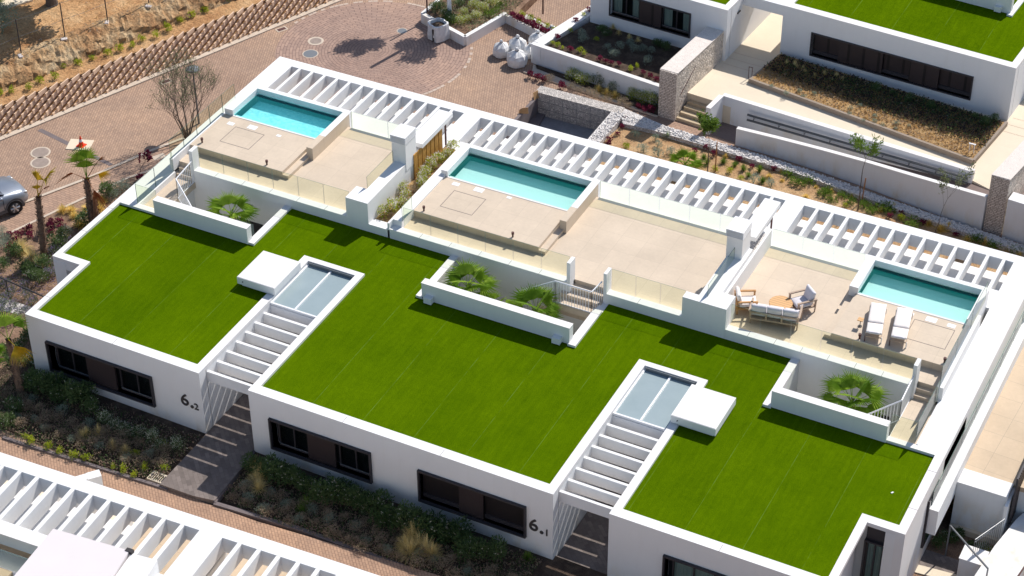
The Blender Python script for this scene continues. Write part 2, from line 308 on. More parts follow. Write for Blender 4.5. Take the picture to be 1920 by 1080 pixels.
# ------------------------------------------------------------------ mesh helpers
class MB:
    def __init__(s, T=None): s.v = []; s.f = []; s.mi = []; s.T = T
    def add(s, vs, fs, m=0):
        o = len(s.v)
        s.v += [tuple(s.T @ Vector(p)) if s.T else tuple(p) for p in vs]
        for f in fs: s.f.append(tuple(o+i for i in f)); s.mi.append(m)
    def box(s, x0, x1, y0, y1, z0, z1, m=0):
        if x1 < x0: x0, x1 = x1, x0
        if y1 < y0: y0, y1 = y1, y0
        s.add([(x0,y0,z0),(x1,y0,z0),(x1,y1,z0),(x0,y1,z0),(x0,y0,z1),(x1,y0,z1),(x1,y1,z1),(x0,y1,z1)],
              [(3,2,1,0),(4,5,6,7),(0,1,5,4),(1,2,6,5),(2,3,7,6),(3,0,4,7)], m)
    def obox(s, c, L, Wd, z0, z1, a, m=0):
        ca, sa = math.cos(a), math.sin(a); P = []
        for dx, dy in ((-L/2,-Wd/2),(L/2,-Wd/2),(L/2,Wd/2),(-L/2,Wd/2)): P.append((c[0]+dx*ca-dy*sa, c[1]+dx*sa+dy*ca))
        s.prism(P, z0, z1, m)
    def prism(s, P, z0, z1, m=0):
        ar = sum(P[i][0]*P[(i+1)%len(P)][1]-P[(i+1)%len(P)][0]*P[i][1] for i in range(len(P)))
        if ar < 0: P = P[::-1]
        n = len(P)
        zz0 = z0 if isinstance(z0, (list, tuple)) else [z0]*n; zz1 = z1 if isinstance(z1, (list, tuple)) else [z1]*n
        if ar < 0:
            if isinstance(z0, (list, tuple)): zz0 = zz0[::-1]
            if isinstance(z1, (list, tuple)): zz1 = zz1[::-1]
        vs = [(P[i][0], P[i][1], zz0[i]) for i in range(n)] + [(P[i][0], P[i][1], zz1[i]) for i in range(n)]
        fs = [tuple(range(n-1, -1, -1)), tuple(range(n, 2*n))] + [(i, (i+1) % n, n+(i+1) % n, n+i) for i in range(n)]
        s.add(vs, fs, m)
    def wall(s, a, b, th, z0a, z1a, z0b=None, z1b=None, m=0):
        z0b = z0a if z0b is None else z0b; z1b = z1a if z1b is None else z1b
        d = Vector((b[0]-a[0], b[1]-a[1])); d.normalize(); nx, ny = -d.y*th/2, d.x*th/2
        s.prism([(a[0]-nx,a[1]-ny),(b[0]-nx,b[1]-ny),(b[0]+nx,b[1]+ny),(a[0]+nx,a[1]+ny)], [z0a,z0b,z0b,z0a], [z1a,z1b,z1b,z1a], m)
    def tube(s, p, q, r0, r1=None, n=8, m=0, cap=True):
        r1 = r0 if r1 is None else r1
        p, q = Vector(p), Vector(q); d = (q-p)
        if d.length < 1e-6: return
        d.normalize(); u = d.orthogonal().normalized(); w = d.cross(u)
        vs = [tuple(p+(u*math.cos(2*math.pi*i/n)+w*math.sin(2*math.pi*i/n))*r0) for i in range(n)] + \
             [tuple(q+(u*math.cos(2*math.pi*i/n)+w*math.sin(2*math.pi*i/n))*r1) for i in range(n)]
        fs = [(i, (i+1) % n, n+(i+1) % n, n+i) for i in range(n)]
        if cap: fs += [tuple(range(n-1,-1,-1)), tuple(range(n, 2*n))]
        s.add(vs, fs, m)
    def lathe(s, c, prof, n=16, m=0, cap=True):
        vs = []; k = len(prof)
        for r, z in prof:
            for i in range(n): a = 2*math.pi*i/n; vs.append((c[0]+r*math.cos(a), c[1]+r*math.sin(a), c[2]+z))
        fs = [(j*n+i, j*n+(i+1) % n, (j+1)*n+(i+1) % n, (j+1)*n+i) for j in range(k-1) for i in range(n)]
        if cap: fs += [tuple(range(n-1,-1,-1)), tuple((k-1)*n+i for i in range(n))]
        s.add(vs, fs, m)
    def soft(s, x0, x1, y0, y1, z0, z1, r=.04, m=0, T=None, jit=0.0):
        # cushion: box with puffed rounded edges
        nx = ny = 6; vs = []; fs = []
        cx, cy, cz = (x0+x1)/2, (y0+y1)/2, (z0+z1)/2; hx, hy, hz = (x1-x0)/2, (y1-y0)/2, (z1-z0)/2
        def sh(t): return math.copysign(1-(1-abs(t))**1.6, t)
        for side in (1, -1):
            o = len(vs)
            for j in range(ny+1):
                for i in range(nx+1):
                    a = sh(-1+2*i/nx); b = sh(-1+2*j/ny); e = max(abs(a), abs(b))
                    k = 1-.55*max(0, (e-.6)/.4)**2.5
                    sx = 1-.03*(1-k) 
                    p = Vector((cx+a*hx*sx, cy+b*hy*sx, cz+side*hz*k+random.uniform(-jit, jit)))
                    vs.append(tuple(T @ p) if T else tuple(p))
            for j in range(ny):
                for i in range(nx):
                    q = (o+j*(nx+1)+i, o+j*(nx+1)+i+1, o+(j+1)*(nx+1)+i+1, o+(j+1)*(nx+1)+i)
                    fs.append(q if side > 0 else q[::-1])
        N = (nx+1)*(ny+1)
        ring = [i for i in range(nx+1)] + [(j+1)*(nx+1)-1 for j in range(1, ny+1)] + [ny*(nx+1)+i for i in range(nx-1, -1, -1)] + [j*(nx+1) for j in range(ny-1, 0, -1)]
        for a, b in zip(ring, ring[1:]+ring[:1]): fs.append((N+a, N+b, b, a))
        s.add(vs, fs, m)
    def build(s, name, mats, parent=None, local=False, smooth=False):
        me = bpy.data.meshes.new(name)
        o = Vector((0, 0, 0)); q = parent if not local else None
        while q: o = o + q.location; q = q.parent
        me.from_pydata([(p[0]-o.x, p[1]-o.y, p[2]-o.z) for p in s.v], [], s.f)
        mats = mats if isinstance(mats, (list, tuple)) else [mats]
        for x in mats: me.materials.append(M[x] if isinstance(x, str) else x)
        if any(s.mi): me.polygons.foreach_set('material_index', s.mi)
        if smooth: me.polygons.foreach_set('use_smooth', [True]*len(s.f))
        me.update()
        ob = bpy.data.objects.new(name, me); COL.objects.link(ob)
        if parent: ob.parent = parent
        return ob
def each(mb, name, mats, parent):
    out = []
    for i in range(0, len(mb.f), 6):     # every 6 faces is one box
        b = MB(); idx = sorted({k for f in mb.f[i:i+6] for k in f}); mp = {k: j for j, k in enumerate(idx)}
        b.v = [mb.v[k] for k in idx]; b.f = [tuple(mp[k] for k in f) for f in mb.f[i:i+6]]; b.mi = mb.mi[i:i+6]; out.append(b.build(name, mats, parent))
    return out
def tag(o, label=None, cat=None, group=None, kind=None):
    if label: o['label'] = label
    if cat: o['category'] = cat
    if group: o['group'] = group
    if kind: o['kind'] = kind
    return o
def thing(name, label, cat, loc=(0, 0, 0), rz=0.0, group=None):
    o = bpy.data.objects.new(name, None); COL.objects.link(o); o.location = loc; o.rotation_euler = (0, 0, rz); o.empty_display_size = .2
    return tag(o, label, cat, group)
def struct(name, mb, mat): return tag(mb.build(name, mat), kind='structure')
def ctree(o, parent=None):
    c = o.copy(); COL.objects.link(c)
    if parent: c.parent = parent
    for ch in [x for x in COL.objects if x.parent == o]: ctree(ch, c)
    return c
def place(o, loc, rz=0.0, sc=1.0, label=None, group=None):
    o.location = loc; o.rotation_euler = (0, 0, rz); o.scale = (sc, sc, sc)
    if label: o['label'] = label
    if group: o['group'] = group
    return o
def one(mb, name, mats, label, cat, group=None, loc=None, smooth=False):
    # a thing that is a single mesh; its origin goes to loc
    me_o = mb.build(name, mats, smooth=smooth)
    if loc:
        L = Vector(loc)
        for v in me_o.data.vertices: v.co -= L
        me_o.location = L
    return tag(me_o, label, cat, group)
def pane(mb, a, b, z0, z1, th=.016):
    # glass pane from a to b (xy), material 0 glass, 1 edge
    a, b = Vector(a), Vector(b); d = (b-a).normalized(); nn = Vector((-d.y, d.x))*th/2
    A, B = a-nn, b-nn; Cc, D = b+nn, a+nn
    P = [A, B, Cc, D]
    vs = [(p.x, p.y, z0) for p in P]+[(p.x, p.y, z1) for p in P]
    mb.add(vs, [(0,1,5,4)], 0)
    mb.add(vs, [(4,5,6,7), (1,2,6,5), (3,0,4,7)], 1)
def panes(parent, name, a, b, z0, z1, n, gap=.012):
    a, b = Vector(a), Vector(b)
    for i in range(n):
        mb = MB(); t0, t1 = i/n, (i+1)/n; L = (b-a).length; g = gap/L
        pane(mb, a+(b-a)*(t0+g), a+(b-a)*(t1-g), z0, z1); mb.build(name, ['glass', 'glassedge'], parent)
def label_text(txt, x, y, z, size, parent, name='number_sign', font_w=.02, rot=(R(90), 0, 0)):
    cu = bpy.data.curves.new(name, 'FONT'); cu.body = txt; cu.size = size; cu.extrude = .02; cu.offset = font_w
    tmp = bpy.data.objects.new('tmp', cu); COL.objects.link(tmp)
    dg = bpy.context.evaluated_depsgraph_get(); me = bpy.data.meshes.new_from_object(tmp.evaluated_get(dg))
    bpy.data.objects.remove(tmp); me.materials.clear(); me.materials.append(M['darkmetal'])
    o = bpy.data.objects.new(name, me); COL.objects.link(o); o.parent = parent
    o.location = Vector((x, y, z)) - parent.location; o.rotation_euler = rot
    return o
def facade(mb, x0, x1, y0, y1, z0, z1, ops, m=0):
    # wall box along x with rectangular openings (a, b, c, d) = x from a to b, z from c to d
    xs = x0
    for a, b, c, d in sorted(ops):
        mb.box(xs, a, y0, y1, z0, z1, m); mb.box(a, b, y0, y1, z0, c, m); mb.box(a, b, y0, y1, d, z1, m); xs = b
    mb.box(xs, x1, y0, y1, z0, z1, m)
def window(parent, x0, x1, z0, z1, y, T=None, layout=None, proud=.11, depth=.3, closed=False, cur=True):
    # anthracite box window: frame (proud of the wall), sashes with glass and curtain, shutter panel between
    fr = MB(T); t = .06
    fr.box(x0-t, x1+t, y-proud, y+depth, z1, z1+t); fr.box(x0-t, x1+t, y-proud, y+depth, z0-t, z0)
    fr.box(x0-t, x0, y-proud, y+depth, z0, z1); fr.box(x1, x1+t, y-proud, y+depth, z0, z1)
    w = fr.build('window', 'darkframe', parent)
    bk = MB(T); bk.box(x0, x1, y+depth+.02, y+depth+.04, z0, z1); bk.build('reveal', 'interior', w)
    L = x1-x0; layout = layout or [('s', .0, .36), ('p', .36, .64), ('s', .64, 1.)]
    yg = y+depth-.1
    for k, a, b in layout:
        xa, xb = x0+a*L, x0+b*L
        if k == 'p':
            q = MB(T); q.box(xa, xb, y+.02, y+.10, z0+.01, z1-.01); q.build('shutter', 'shutter', w)
        elif k == 'b':
            q = MB(T); q.box(xa, xb, yg-.02, yg+.02, z0+.18, z1-.01); q.build('blind', 'shutter', w)
            q = MB(T); q.box(xa, xb, yg-.06, yg+.03, z0, z0+.18); q.build('sill', 'darkframe', w)
        else:
            q = MB(T); f = .05; xm = (xa+xb)/2
            q.box(xa, xb, yg-.03, yg+.03, z0, z0+f*2); q.box(xa, xb, yg-.03, yg+.03, z1-f, z1)
            for xx in (xa+f/2, xm, xb-f/2): q.box(xx-f/2, xx+f/2, yg-.035, yg+.035, z0+f*2, z1-f)
            q.build('sash', 'darkframe', w)
            q = MB(T); q.box(xa, xb, yg-.06, yg-.032, z0+f*2, z0+f*2+.03); q.build('sill', 'greymetal', w)
            q = MB(T); q.add([(xa, yg, z0+f*2), (xb, yg, z0+f*2), (xb, yg, z1-f), (xa, yg, z1-f)], [(0, 1, 2, 3)]); q.build('pane', 'winglass', w)
            q = MB(T)
            if not cur: continue
            for (ca, cb) in ((xa+.06, xa+(xb-xa)*.33), (xb-(xb-xa)*.30, xb-.06)) if not closed else ((xa+.05, xb-.05),):
                n = max(6, int((cb-ca)/.045)); vs = []; fs = []
                for i in range(n+1):
                    xx = ca+(cb-ca)*i/n; dy = .05+.018*math.sin(i*1.9)
                    vs += [(xx, yg+dy, z0+.05), (xx, yg+dy, z1-.05)]
                for i in range(n): fs.append((2*i, 2*i+2, 2*i+3, 2*i+1))
                q.add(vs, fs)
            q.build('curtain', 'curtain', w)
    return w
# ------------------------------------------------------------------ foliage prototypes (local coordinates, base at origin)
def rnd(a, b): return random.uniform(a, b)
def leafquad(mb, p, d, L, w, m=0, up=None):
    d = d.normalized(); s = d.cross(up if up else Vector((rnd(-1,1), rnd(-1,1), rnd(.2,1))));
    if s.length < 1e-3: s = d.orthogonal()
    s.normalize(); s *= w/2; q = p+d*L
    mb.add([tuple(p-s*.5), tuple(p+s*.5), tuple(p+d*L*.55+s), tuple(q), tuple(p+d*L*.55-s)], [(0, 1, 2, 3, 4)], m)
def m_tuft(r, h, n, w, droop=.5, m2=.0):
    mb = MB()
    for i in range(n):
        a = rnd(0, 2*math.pi); t = rnd(0, 1)**.6; d = Vector((math.cos(a)*t, math.sin(a)*t, 1.25-t*.75)); d.normalize()
        L = rnd(.6, 1.05); p = Vector((rnd(-.12, .12)*r, rnd(-.12, .12)*r, 0)); S_ = Vector((d.x*r*1.3, d.y*r*1.3, d.z*h))
        side = Vector((-math.sin(a), math.cos(a), 0))*w/2
        pts = []
        for k in range(4):
            u = k/3*L; pts.append(p+S_*u + Vector((0, 0, -droop*h*t*u*u*.6)))
        for k in range(3):
            w0 = 1-k/3*.75; w1 = 1-(k+1)/3*.75
            mb.add([tuple(pts[k]-side*w0), tuple(pts[k]+side*w0), tuple(pts[k+1]+side*w1), tuple(pts[k+1]-side*w1)], [(0, 1, 2, 3)], 1 if random.random() < m2 else 0)
    return mb
def m_shrub(r, h, n, L, w, m2=0.0, lumps=5, stems=True, flat=1.0):
    mb = MB(); C = [(Vector((rnd(-.5,.5)*r, rnd(-.5,.5)*r, h*rnd(.35,.7))), rnd(.45,.7)) for _ in range(lumps)]
    for i in range(n):
        c, k = random.choice(C); d = Vector((rnd(-1,1), rnd(-1,1), rnd(-.5,1)));
        if d.length < .1: continue
        d.normalize(); e = rnd(.55, 1.05); p = c+Vector((d.x*r*k*e, d.y*r*k*e, d.z*h*k*e*.8)); p.z = max(.02, p.z)
        dd = d+Vector((rnd(-.7,.7), rnd(-.7,.7), rnd(-.2,.9)*flat)); leafquad(mb, p, dd, L*rnd(.6, 1.2), w*rnd(.7, 1.2), 1 if (random.random() < m2 and d.z > -.1) else 0)
    if stems:
        for i in range(6): mb.tube((0, 0, 0), (rnd(-.5,.5)*r, rnd(-.5,.5)*r, h*.6), .008, .004, 4, 0, False)
    return mb
def m_rosette(r, n, w):
    mb = MB()
    for i in range(n):
        a = rnd(0, 6.283); t = rnd(.15, 1); d = Vector((math.cos(a)*t, math.sin(a)*t, rnd(.3, .9))); leafquad(mb, Vector((0, 0, .02)), d, r*rnd(.7, 1.15), w, 0, Vector((0, 0, 1)))
    return mb
def fan(mb, base, ax, upv, Rr, m=0, n=22, spread=2.5, fold=.12, droop=.15, split=.55):
    # palmate fan leaf: blade from base along ax, widening; n pleats, tips free
    ax = ax.normalized(); s = ax.cross(upv).normalized(); u = s.cross(ax).normalized()
    ring = []
    for i in range(2*n+1):
        t = -spread/2+spread*i/(2*n); d = ax*math.cos(t)+s*math.sin(t)
        lift = u*(fold*Rr*.3 if i % 2 else -fold*Rr*.3)
        ring.append((d, lift))
    for i in range(0, 2*n, 2):
        d0, l0 = ring[i]; d1, l1 = ring[i+1]; d2, l2 = ring[i+2]
        Rk = Rr*rnd(.88, 1.05); q = Vector((0, 0, -droop*Rr))
        a0 = base+d0*Rr*split+l0*.6+q*split**2; a2 = base+d2*Rr*split+l2*.6+q*split**2; a1 = base+d1*Rr*split+l1*.6+q*split**2
        tip = base+d1*Rk+l1*.3+q*rnd(.8, 1.8)
        mb.add([tuple(base), tuple(a0), tuple(a1)], [(0, 1, 2)], m); mb.add([tuple(base), tuple(a1), tuple(a2)], [(0, 1, 2)], m)
        mb.add([tuple(a0), tuple(tip), tuple(a1)], [(0, 1, 2)], m); mb.add([tuple(a1), tuple(tip), tuple(a2)], [(0, 1, 2)], m)
def palm(label, loc, h, nf, Rf, petiole, lean=(0, 0), tr=.16, cat='palm', yel=0, dry=0, group=None, spec=None, skirt=0, mat='palm'):
    t = thing('palm_tree', label, cat, loc, 0, group)
    mb = MB(); n = max(4, int(h/.12)); top = Vector((lean[0], lean[1], h))
    if h > .25:
        N = 12
        prof = []
        for k in range(n+1):
            u = k/n; prof.append((Vector((lean[0]*u, lean[1]*u, h*u)), tr*(1.15-.3*u)*(1+rnd(-.06, .06))))
        vs = []; fs = []
        for c, r in prof:
            for i in range(N): a = i*2*math.pi/N; rr = r*(1+rnd(-.07, .07)); vs.append((c.x+rr*math.cos(a), c.y+rr*math.sin(a), c.z))
        for j in range(n):
            for i in range(N): fs.append((j*N+i, j*N+(i+1) % N, (j+1)*N+(i+1) % N, (j+1)*N+i))
        mb.add(vs, fs)
        for k in range(int(h*70)):    # cut leaf bases
            u = rnd(.1, 1); a = rnd(0, 6.283); r = tr*(1.1-.3*u); c = Vector((lean[0]*u+math.cos(a)*r, lean[1]*u+math.sin(a)*r, h*u))
            leafquad(mb, c, Vector((math.cos(a)*.6, math.sin(a)*.6, rnd(.4, 1.0))), rnd(.07, .15), .07, 0, Vector((-math.sin(a), math.cos(a), 0)).cross(Vector((math.cos(a), math.sin(a), .5))))
        mb.build('trunk', 'trunk', t, local=True)
    kinds = ['palm']*nf+['palmyellow']*yel+['palmdry']*dry
    L = spec or []
    if not spec:
        for i, k in enumerate(kinds):
            a = i*2.399+rnd(-.2, .2); e = 1.25-1.15*(i/max(1, len(kinds)-1)) if k == 'palm' else rnd(-.4, .1)
            if k == 'palmdry': e = rnd(-1.3, -.9)
            L.append((k, a, e, petiole*rnd(.85, 1.1), Rf*rnd(.85, 1.1)))
    for k, a, e, pl, rf in L:
        b = MB(); d = Vector((math.cos(a)*math.cos(e), math.sin(a)*math.cos(e), math.sin(e)))
        hub = top+d*pl; b.tube(top, hub, .018, .01, 5, 0)
        d2 = (d+Vector((0, 0, -.35 if e > -.5 else -.8))).normalized(); up = Vector((0, 0, 1)) if abs(d2.z) < .9 else Vector((math.cos(a), math.sin(a), .2))
        sp = 2.6 if k == 'palm' else (1.9 if k == 'palmyellow' else .9)
        fan(b, hub, d2, up, rf, 0, 20 if k != 'palmdry' else 12, sp, .14, .18 if k == 'palm' else .3, .5 if k != 'palmdry' else .3)
        b.build('frond', {'palm': mat}.get(k, k), t, local=True)
    return t
def branchy(mb, p, d, L, r, lev, tips, spread=.55, kids=(2, 3), segs=3, minr=.004):
    q = Vector(p); dd = Vector(d).normalized(); rr = r
    for i in range(segs):
        nd = (dd+Vector((rnd(-.16,.16), rnd(-.16,.16), rnd(-.05,.14)))).normalized(); q2 = q+nd*L/segs; r2 = max(minr, rr*.82)
        mb.tube(q, q2, rr, r2, 5 if r > .03 else 4, 0, False); q, dd, rr = q2, nd, r2
        if lev > 0 and i >= 1:
            e = (dd+Vector((rnd(-1,1), rnd(-1,1), rnd(0,.6)))*spread).normalized(); branchy(mb, q, e, L*rnd(.55,.75), rr*.6, lev-1, tips, spread, kids, segs, minr)
        elif lev == 0: tips.append((q.copy(), dd.copy()))
    if lev > 0:
        for k in range(random.randint(*kids)):
            e = (dd+Vector((rnd(-1,1), rnd(-1,1), rnd(-.1,.7)))*spread).normalized(); branchy(mb, q, e, L*rnd(.6,.85), rr*.75, lev-1, tips, spread, kids, segs, minr)
    else: tips.append((q, dd))
def young_tree(label, loc, trunkh, lev, L, leafmat, nl, leafL, leafw, group=None, lean=(0, 0), r=.03, spread=.6, cat='tree', clump=.14, stems=1, name='young_tree', barkm='woodbark'):
    t = thing(name, label, cat, loc, 0, group); mb = MB(); tips = []
    for s in range(stems):
        a = s*6.28/stems+rnd(0, 1); k = .0 if stems == 1 else .35
        st = Vector((lean[0], lean[1], trunkh)); st += Vector((math.cos(a)*k, math.sin(a)*k, 0))*trunkh
        mb.tube((0, 0, 0), st*.5+Vector((rnd(-.03,.03), rnd(-.03,.03), 0)), r, r*.85, 6, 0, False); mb.tube(st*.5, st, r*.85, r*.7, 6, 0, False)
        branchy(mb, st, Vector((lean[0]*.3+math.cos(a)*k, lean[1]*.3+math.sin(a)*k, 1)), L, r*.65, lev, tips, spread)
    mb.build('trunk', barkm, t, local=True)
    if nl:
        fb = MB()
        for p, d in tips:
            for i in range(nl):
                o = Vector((rnd(-1,1), rnd(-1,1), rnd(-1,1)))*clump; leafquad(fb, p+o, d+Vector((rnd(-1,1), rnd(-1,1), rnd(-.6,.8))), leafL*rnd(.6,1.2), leafw*rnd(.7,1.2))
        fb.build('crown', leafmat, t, local=True)
    return t

# ------------------------------------------------------------------ ground, street and paths (the setting)
g = MB(); g.box(-200, 260, -160, 240, -1.6, -1.2); struct('ground', g, 'earth')
HX0, HX1, HY0, HY1 = 8.0, 12.05, 20.6, 26.25      # the sunken yard beside the stone gabions
st_ = MB(); st_.box(-14.5, HX0, -14, 29.0, -1.2, 0.0); st_.box(HX0, 40, HY1+.02, 29.0, -1.2, 0.0); st_.box(HX0, 14.0, 19.0, HY0, -1.2, 0.0)
st_.prism([(-14.5, 29.0), (40, 29.0), (40, 90), (-14.5, 90)], -1.2, 0.0)
struct('street_paving', st_, 'pavers')
ci = MB(); n = 72; ci.prism([(-.62+4.55*math.cos(2*math.pi*i/n), 26.25+4.55*math.sin(2*math.pi*i/n)) for i in range(n)], -.05, .004)
ci.prism([(-.62+.35*math.cos(2*math.pi*i/24), 26.25+.35*math.sin(2*math.pi*i/24)) for i in range(24)], -.05, .006)
struct('turning_circle', ci, 'circle')
ci = MB(); n = 120
for i in range(n):
    if random.random() < .35: continue
    a0 = 2*math.pi*i/n; a1 = a0+2*math.pi/n*.9
    if 3.0 < a0 < 4.4: continue
    ci.prism([(-.62+r*math.cos(a), 26.25+r*math.sin(a)) for r, a in ((4.55, a0), (4.68, a0), (4.68, a1), (4.55, a1))], -.05, .007)
struct('ring_kerb', ci, simple('ring_stone', (.50, .40, .33), .85, .1, 3))
# side walk between street and building, with its own laying pattern
sw = [(-7.5, 7.4), (-7.2, 9.4), (-6.29, 11.57), (-5.07, 14.54), (-4.37, 15.97), (-3.2, 18.6), (-1.6, 21.1), (-1.3, 19.7), (-1.3, 16), (-4.71, 12.45), (-5.84, 9.47), (-6.68, 7.15), (-11, 0), (-18, 0)]
a = MB(); a.prism([(-12, 2.0), (-7.5, 9.17), (-6.29, 11.57), (-5.07, 14.54), (-4.37, 15.97), (-2.2, 18.2), (-1.3, 18.2), (-1.3, 18.0), (-4.71, 12.45), (-5.84, 9.47), (-6.68, 7.15), (-10.2, .2)], -.05, .006)
struct('sidewalk', a, 'pavers2')
k = MB()
for P, w in (([(-12, 2.0), (-7.5, 9.17), (-6.29, 11.57), (-5.07, 14.54), (-4.37, 15.97), (-2.9, 17.4)], .14), ([(-10.2, .2), (-6.68, 7.15), (-5.84, 9.47), (-4.71, 12.45), (-1.6, 17.6)], .12)):
    for i, (p, q) in enumerate(zip(P, P[1:])): k.wall(p, q, w, -.1, .05+.001*i)
struct('kerb', k, 'kerb')
E1, E2 = Vector((-12.6, 9.9)), Vector((-2.4, 34.6))
k = MB(); d = (E2-E1).normalized(); L = (E2-E1).length; i = 0
while i*1.0 < L:
    k.wall(E1+d*i, E1+d*(i+.985), .28, -.1, .05); i += 1
struct('street_kerb', k, 'kerb')
for P, m in (([(-8.35, 12.2), (-7.95, 12.05), (-5.9, 15.35), (-6.3, 15.5)], 'darkkerb'),):
    k = MB(); k.prism([(-10.496, 13.752), (-10.432, 13.975), (-5.905, 13.073), (-5.998, 12.890)], -.05, .005); struct('trench_patch', k, m)
# sunken yard
y = MB(); y.box(HX0, 14.0, HY0, HY1+.02, -1.19, -.92)
struct('sunken_yard', y, simple('grey_concrete', (.26, .25, .26), .9, .15, 2, fine=(9, .2)))
y = MB(); y.box(HX0-.02, HX0+.12, HY0, HY1, -.95, .02); y.box(HX0, HX1, HY0-.15, HY0, -.95, .02); y.prism([(HX0+.12, 24.2), (HX0+.75, 24.2), (HX0+.45, 26.2), (HX0+.12, 26.2)], -.95, -.80); struct('yard_edge', y, 'darkkerb')
# rear garden, pebbled border, back path
gd = MB(); gd.prism([(12.0, 19.62), (48, 19.62), (48, 22.4), (30.9, 23.9), (20.8, 25.25), (13.9, 25.65), (12.5, 25.7), (12.3, 24.2)], -1.2, .03)
struct('rear_garden_soil', gd, 'soil')
rp = MB(); rp.box(13.0, 48, 24.0, 28.98, -1.19, .004); struct('rear_path', rp, 'pavers2')
# raised level in front of the rear houses
rl = MB(); rl.prism([(14.42, 28.0), (15.85, 27.88), (16.2, 27.75), (27.75, 26.95), (28.95, 26.5), (29.6, 26.4), (29.9, 31.5), (60, 29.4), (60, 60), (14.9, 60)], -1.0, .9)
struct('raised_terrace', rl, 'landing')
# front garden level and front path (low side of the houses)
fg = MB(); fg.prism([(-18, -14), (-1.28, -14), (-1.28, 12.6), (-4.71, 12.45), (-5.84, 9.47), (-6.68, 7.15), (-10.2, .2), (-18, -3)], -1.2, .03)
struct('side_garden_soil', fg, 'redsoil')
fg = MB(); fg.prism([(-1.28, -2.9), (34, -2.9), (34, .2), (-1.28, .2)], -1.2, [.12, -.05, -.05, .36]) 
struct('front_bed_soil', fg, 'darksoil')
fp = MB(); fp.prism([(-20, -14), (40, -14), (40, -2.55), (22, -2.15), (11.6, -2.95), (7.6, -3.0), (1.1, -3.42), (-20, -4.6)], -1.2, .17)
struct('front_path', fp, 'pavers3')
pp = MB(); P1 = [(7.711, 2.604), (9.413, 0.418), (9.738, -0.371), (9.767, -2.812), (9.044, -2.992), (7.666, -3.011), (7.613, -2.177), (7.587, -0.007)]
pp.box(7.64, 9.65, -.2, 7.6, -.5, .30); pp.prism([(7.659, -0.097), (9.178, 0.659), (9.769, -0.419), (9.855, -2.846), (9.037, -2.983), (7.659, -3.003)], -.5, .305)
pp.box(21.56, 23.54, -2.6, 7.6, -.5, .02)
struct('entrance_path', pp, 'darkpave')
pk = MB(); pk.wall((9.860, -2.885), (13.113, -2.598), .16, -.3, .24, -.3, .18); pk.wall((13.113, -2.598), (18.472, -2.501), .16, -.3, .181, -.3, .1); pk.wall((9.645, 0.056), (9.860, -2.885), .12, -.3, .26)  # kerb in a dark tone that also stands for the building's shadow band
pk.wall((8.0, -3.0), (1.1, -3.4), .12, -.3, .23); struct('bed_kerb', pk, 'darkkerb')
# east side low ground
eg = MB(); eg.box(32.46, 60, -14, 9.0, -1.2, -.7); struct('east_garden_soil', eg, 'redsoil')
ep = MB(); ep.prism([(32.319, 6.499), (32.484, 6.869), (34.614, 6.847), (34.612, 6.230), (32.364, 5.952)], -.8, -.68); struct('east_path', ep, 'darkpave')
ep = MB(); ep.prism([(32.381, 6.017), (34.254, 6.191), (34.283, 5.789), (32.378, 5.621)], -.8, -.66); struct('east_kerb', ep, 'landing')

# ------------------------------------------------------------------ the villa block
V = thing('villa_block', 'long white villa block with green turf roof and three rooftop pools', 'villa', (16, 8, 0))
WP = .33
wl_ = MB()
ops = [(.86, 5.44, .81, 2.09), (10.53, 14.53, .81, 2.09), (16.5, 20.5, .79, 2.09), (25.6, 30.3, .79, 2.09)]
facade(wl_, 0, 7.62, 0, .4, -1, 3.1, ops[:1]); facade(wl_, 9.67, 21.54, 0, .4, -1, 3.1, ops[1:3]); facade(wl_, 23.56, 31.18, 0, .4, -1, 3.1, ops[3:])
wl_.box(0, 7.62, .45, 3.35, -1, 2.95); wl_.box(9.67, 21.54, .45, 7.65, -1, 2.95); wl_.box(23.56, 30.9, .45, 3.35, -1, 2.95)
wl_.box(0, 7.62, 3.35, 7.65, -1, 2.95); wl_.box(-.02, 0, 4.1, 7.65, -1, 2.949)
wl_.box(-1.28, -.72, 3.35, 7.65, -1, 2.9); wl_.box(-.72, -.02, 4.1, 7.65, -1, 2.6); wl_.box(-1.28, -.02, 3.36, 7.65, 2.9, 2.951)
wl_.box(-.72, -.02, 3.36, 4.1, 2.6, 2.9)
wl_.box(23.56, 31.82, 3.66, 7.65, -1, 2.95); wl_.box(31.82, 32.15, 3.35, 7.65, -1, 2.95)
wl_.box(7.62, 9.67, 7.4, 7.65, -1, 2.95); wl_.box(21.54, 23.56, 7.4, 7.65, -1, 2.95)
for a, b in ((-1.28, .5), (4.9, 12.6), (18.55, 26.33)): wl_.box(a, b, 7.65, 10.15, -1, 2.8 if a < 0 else 2.95)
wl_.box(30.4, 32.46, 7.65, 10.15, -1, 2.8)
wl_.build('wall', 'white', V)
par = MB()
def ring(x0, x1, y0, y1, z=3.1, lo=2.94): par.box(x0, x1, y0, y1, lo, z)
ring(0, .24, .4, 3.35); ring(7.3, 7.62, .4, 7.64); ring(9.67, 9.95, .4, 7.64); ring(7.62, 9.67, 7.4, 7.64)
ring(21.22, 21.54, .4, 7.64); ring(23.56, 23.85, .4, 7.64); ring(21.54, 23.56, 7.4, 7.64)
ring(30.9, 31.18, .4, 3.35); ring(30.9, 32.15, 3.35, 3.68); ring(32.15, 32.46, 3.35, 7.65, lo=-1.0)
ring(-1.28, .24, 3.351, 3.68); ring(-1.28, -1.05, 3.68, 7.4)
ring(-1.28, .62, 7.4, 7.65); ring(30.45, 32.15, 7.42, 7.65)
ring(4.88, 5.18, 7.4, 10.15); ring(12.3, 12.6, 7.35, 10.15); ring(18.55, 18.87, 7.28, 9.55); ring(18.55, 18.87, 9.55, 10.15, 2.97, 2.90); ring(26.03, 26.33, 7.3, 10.15)
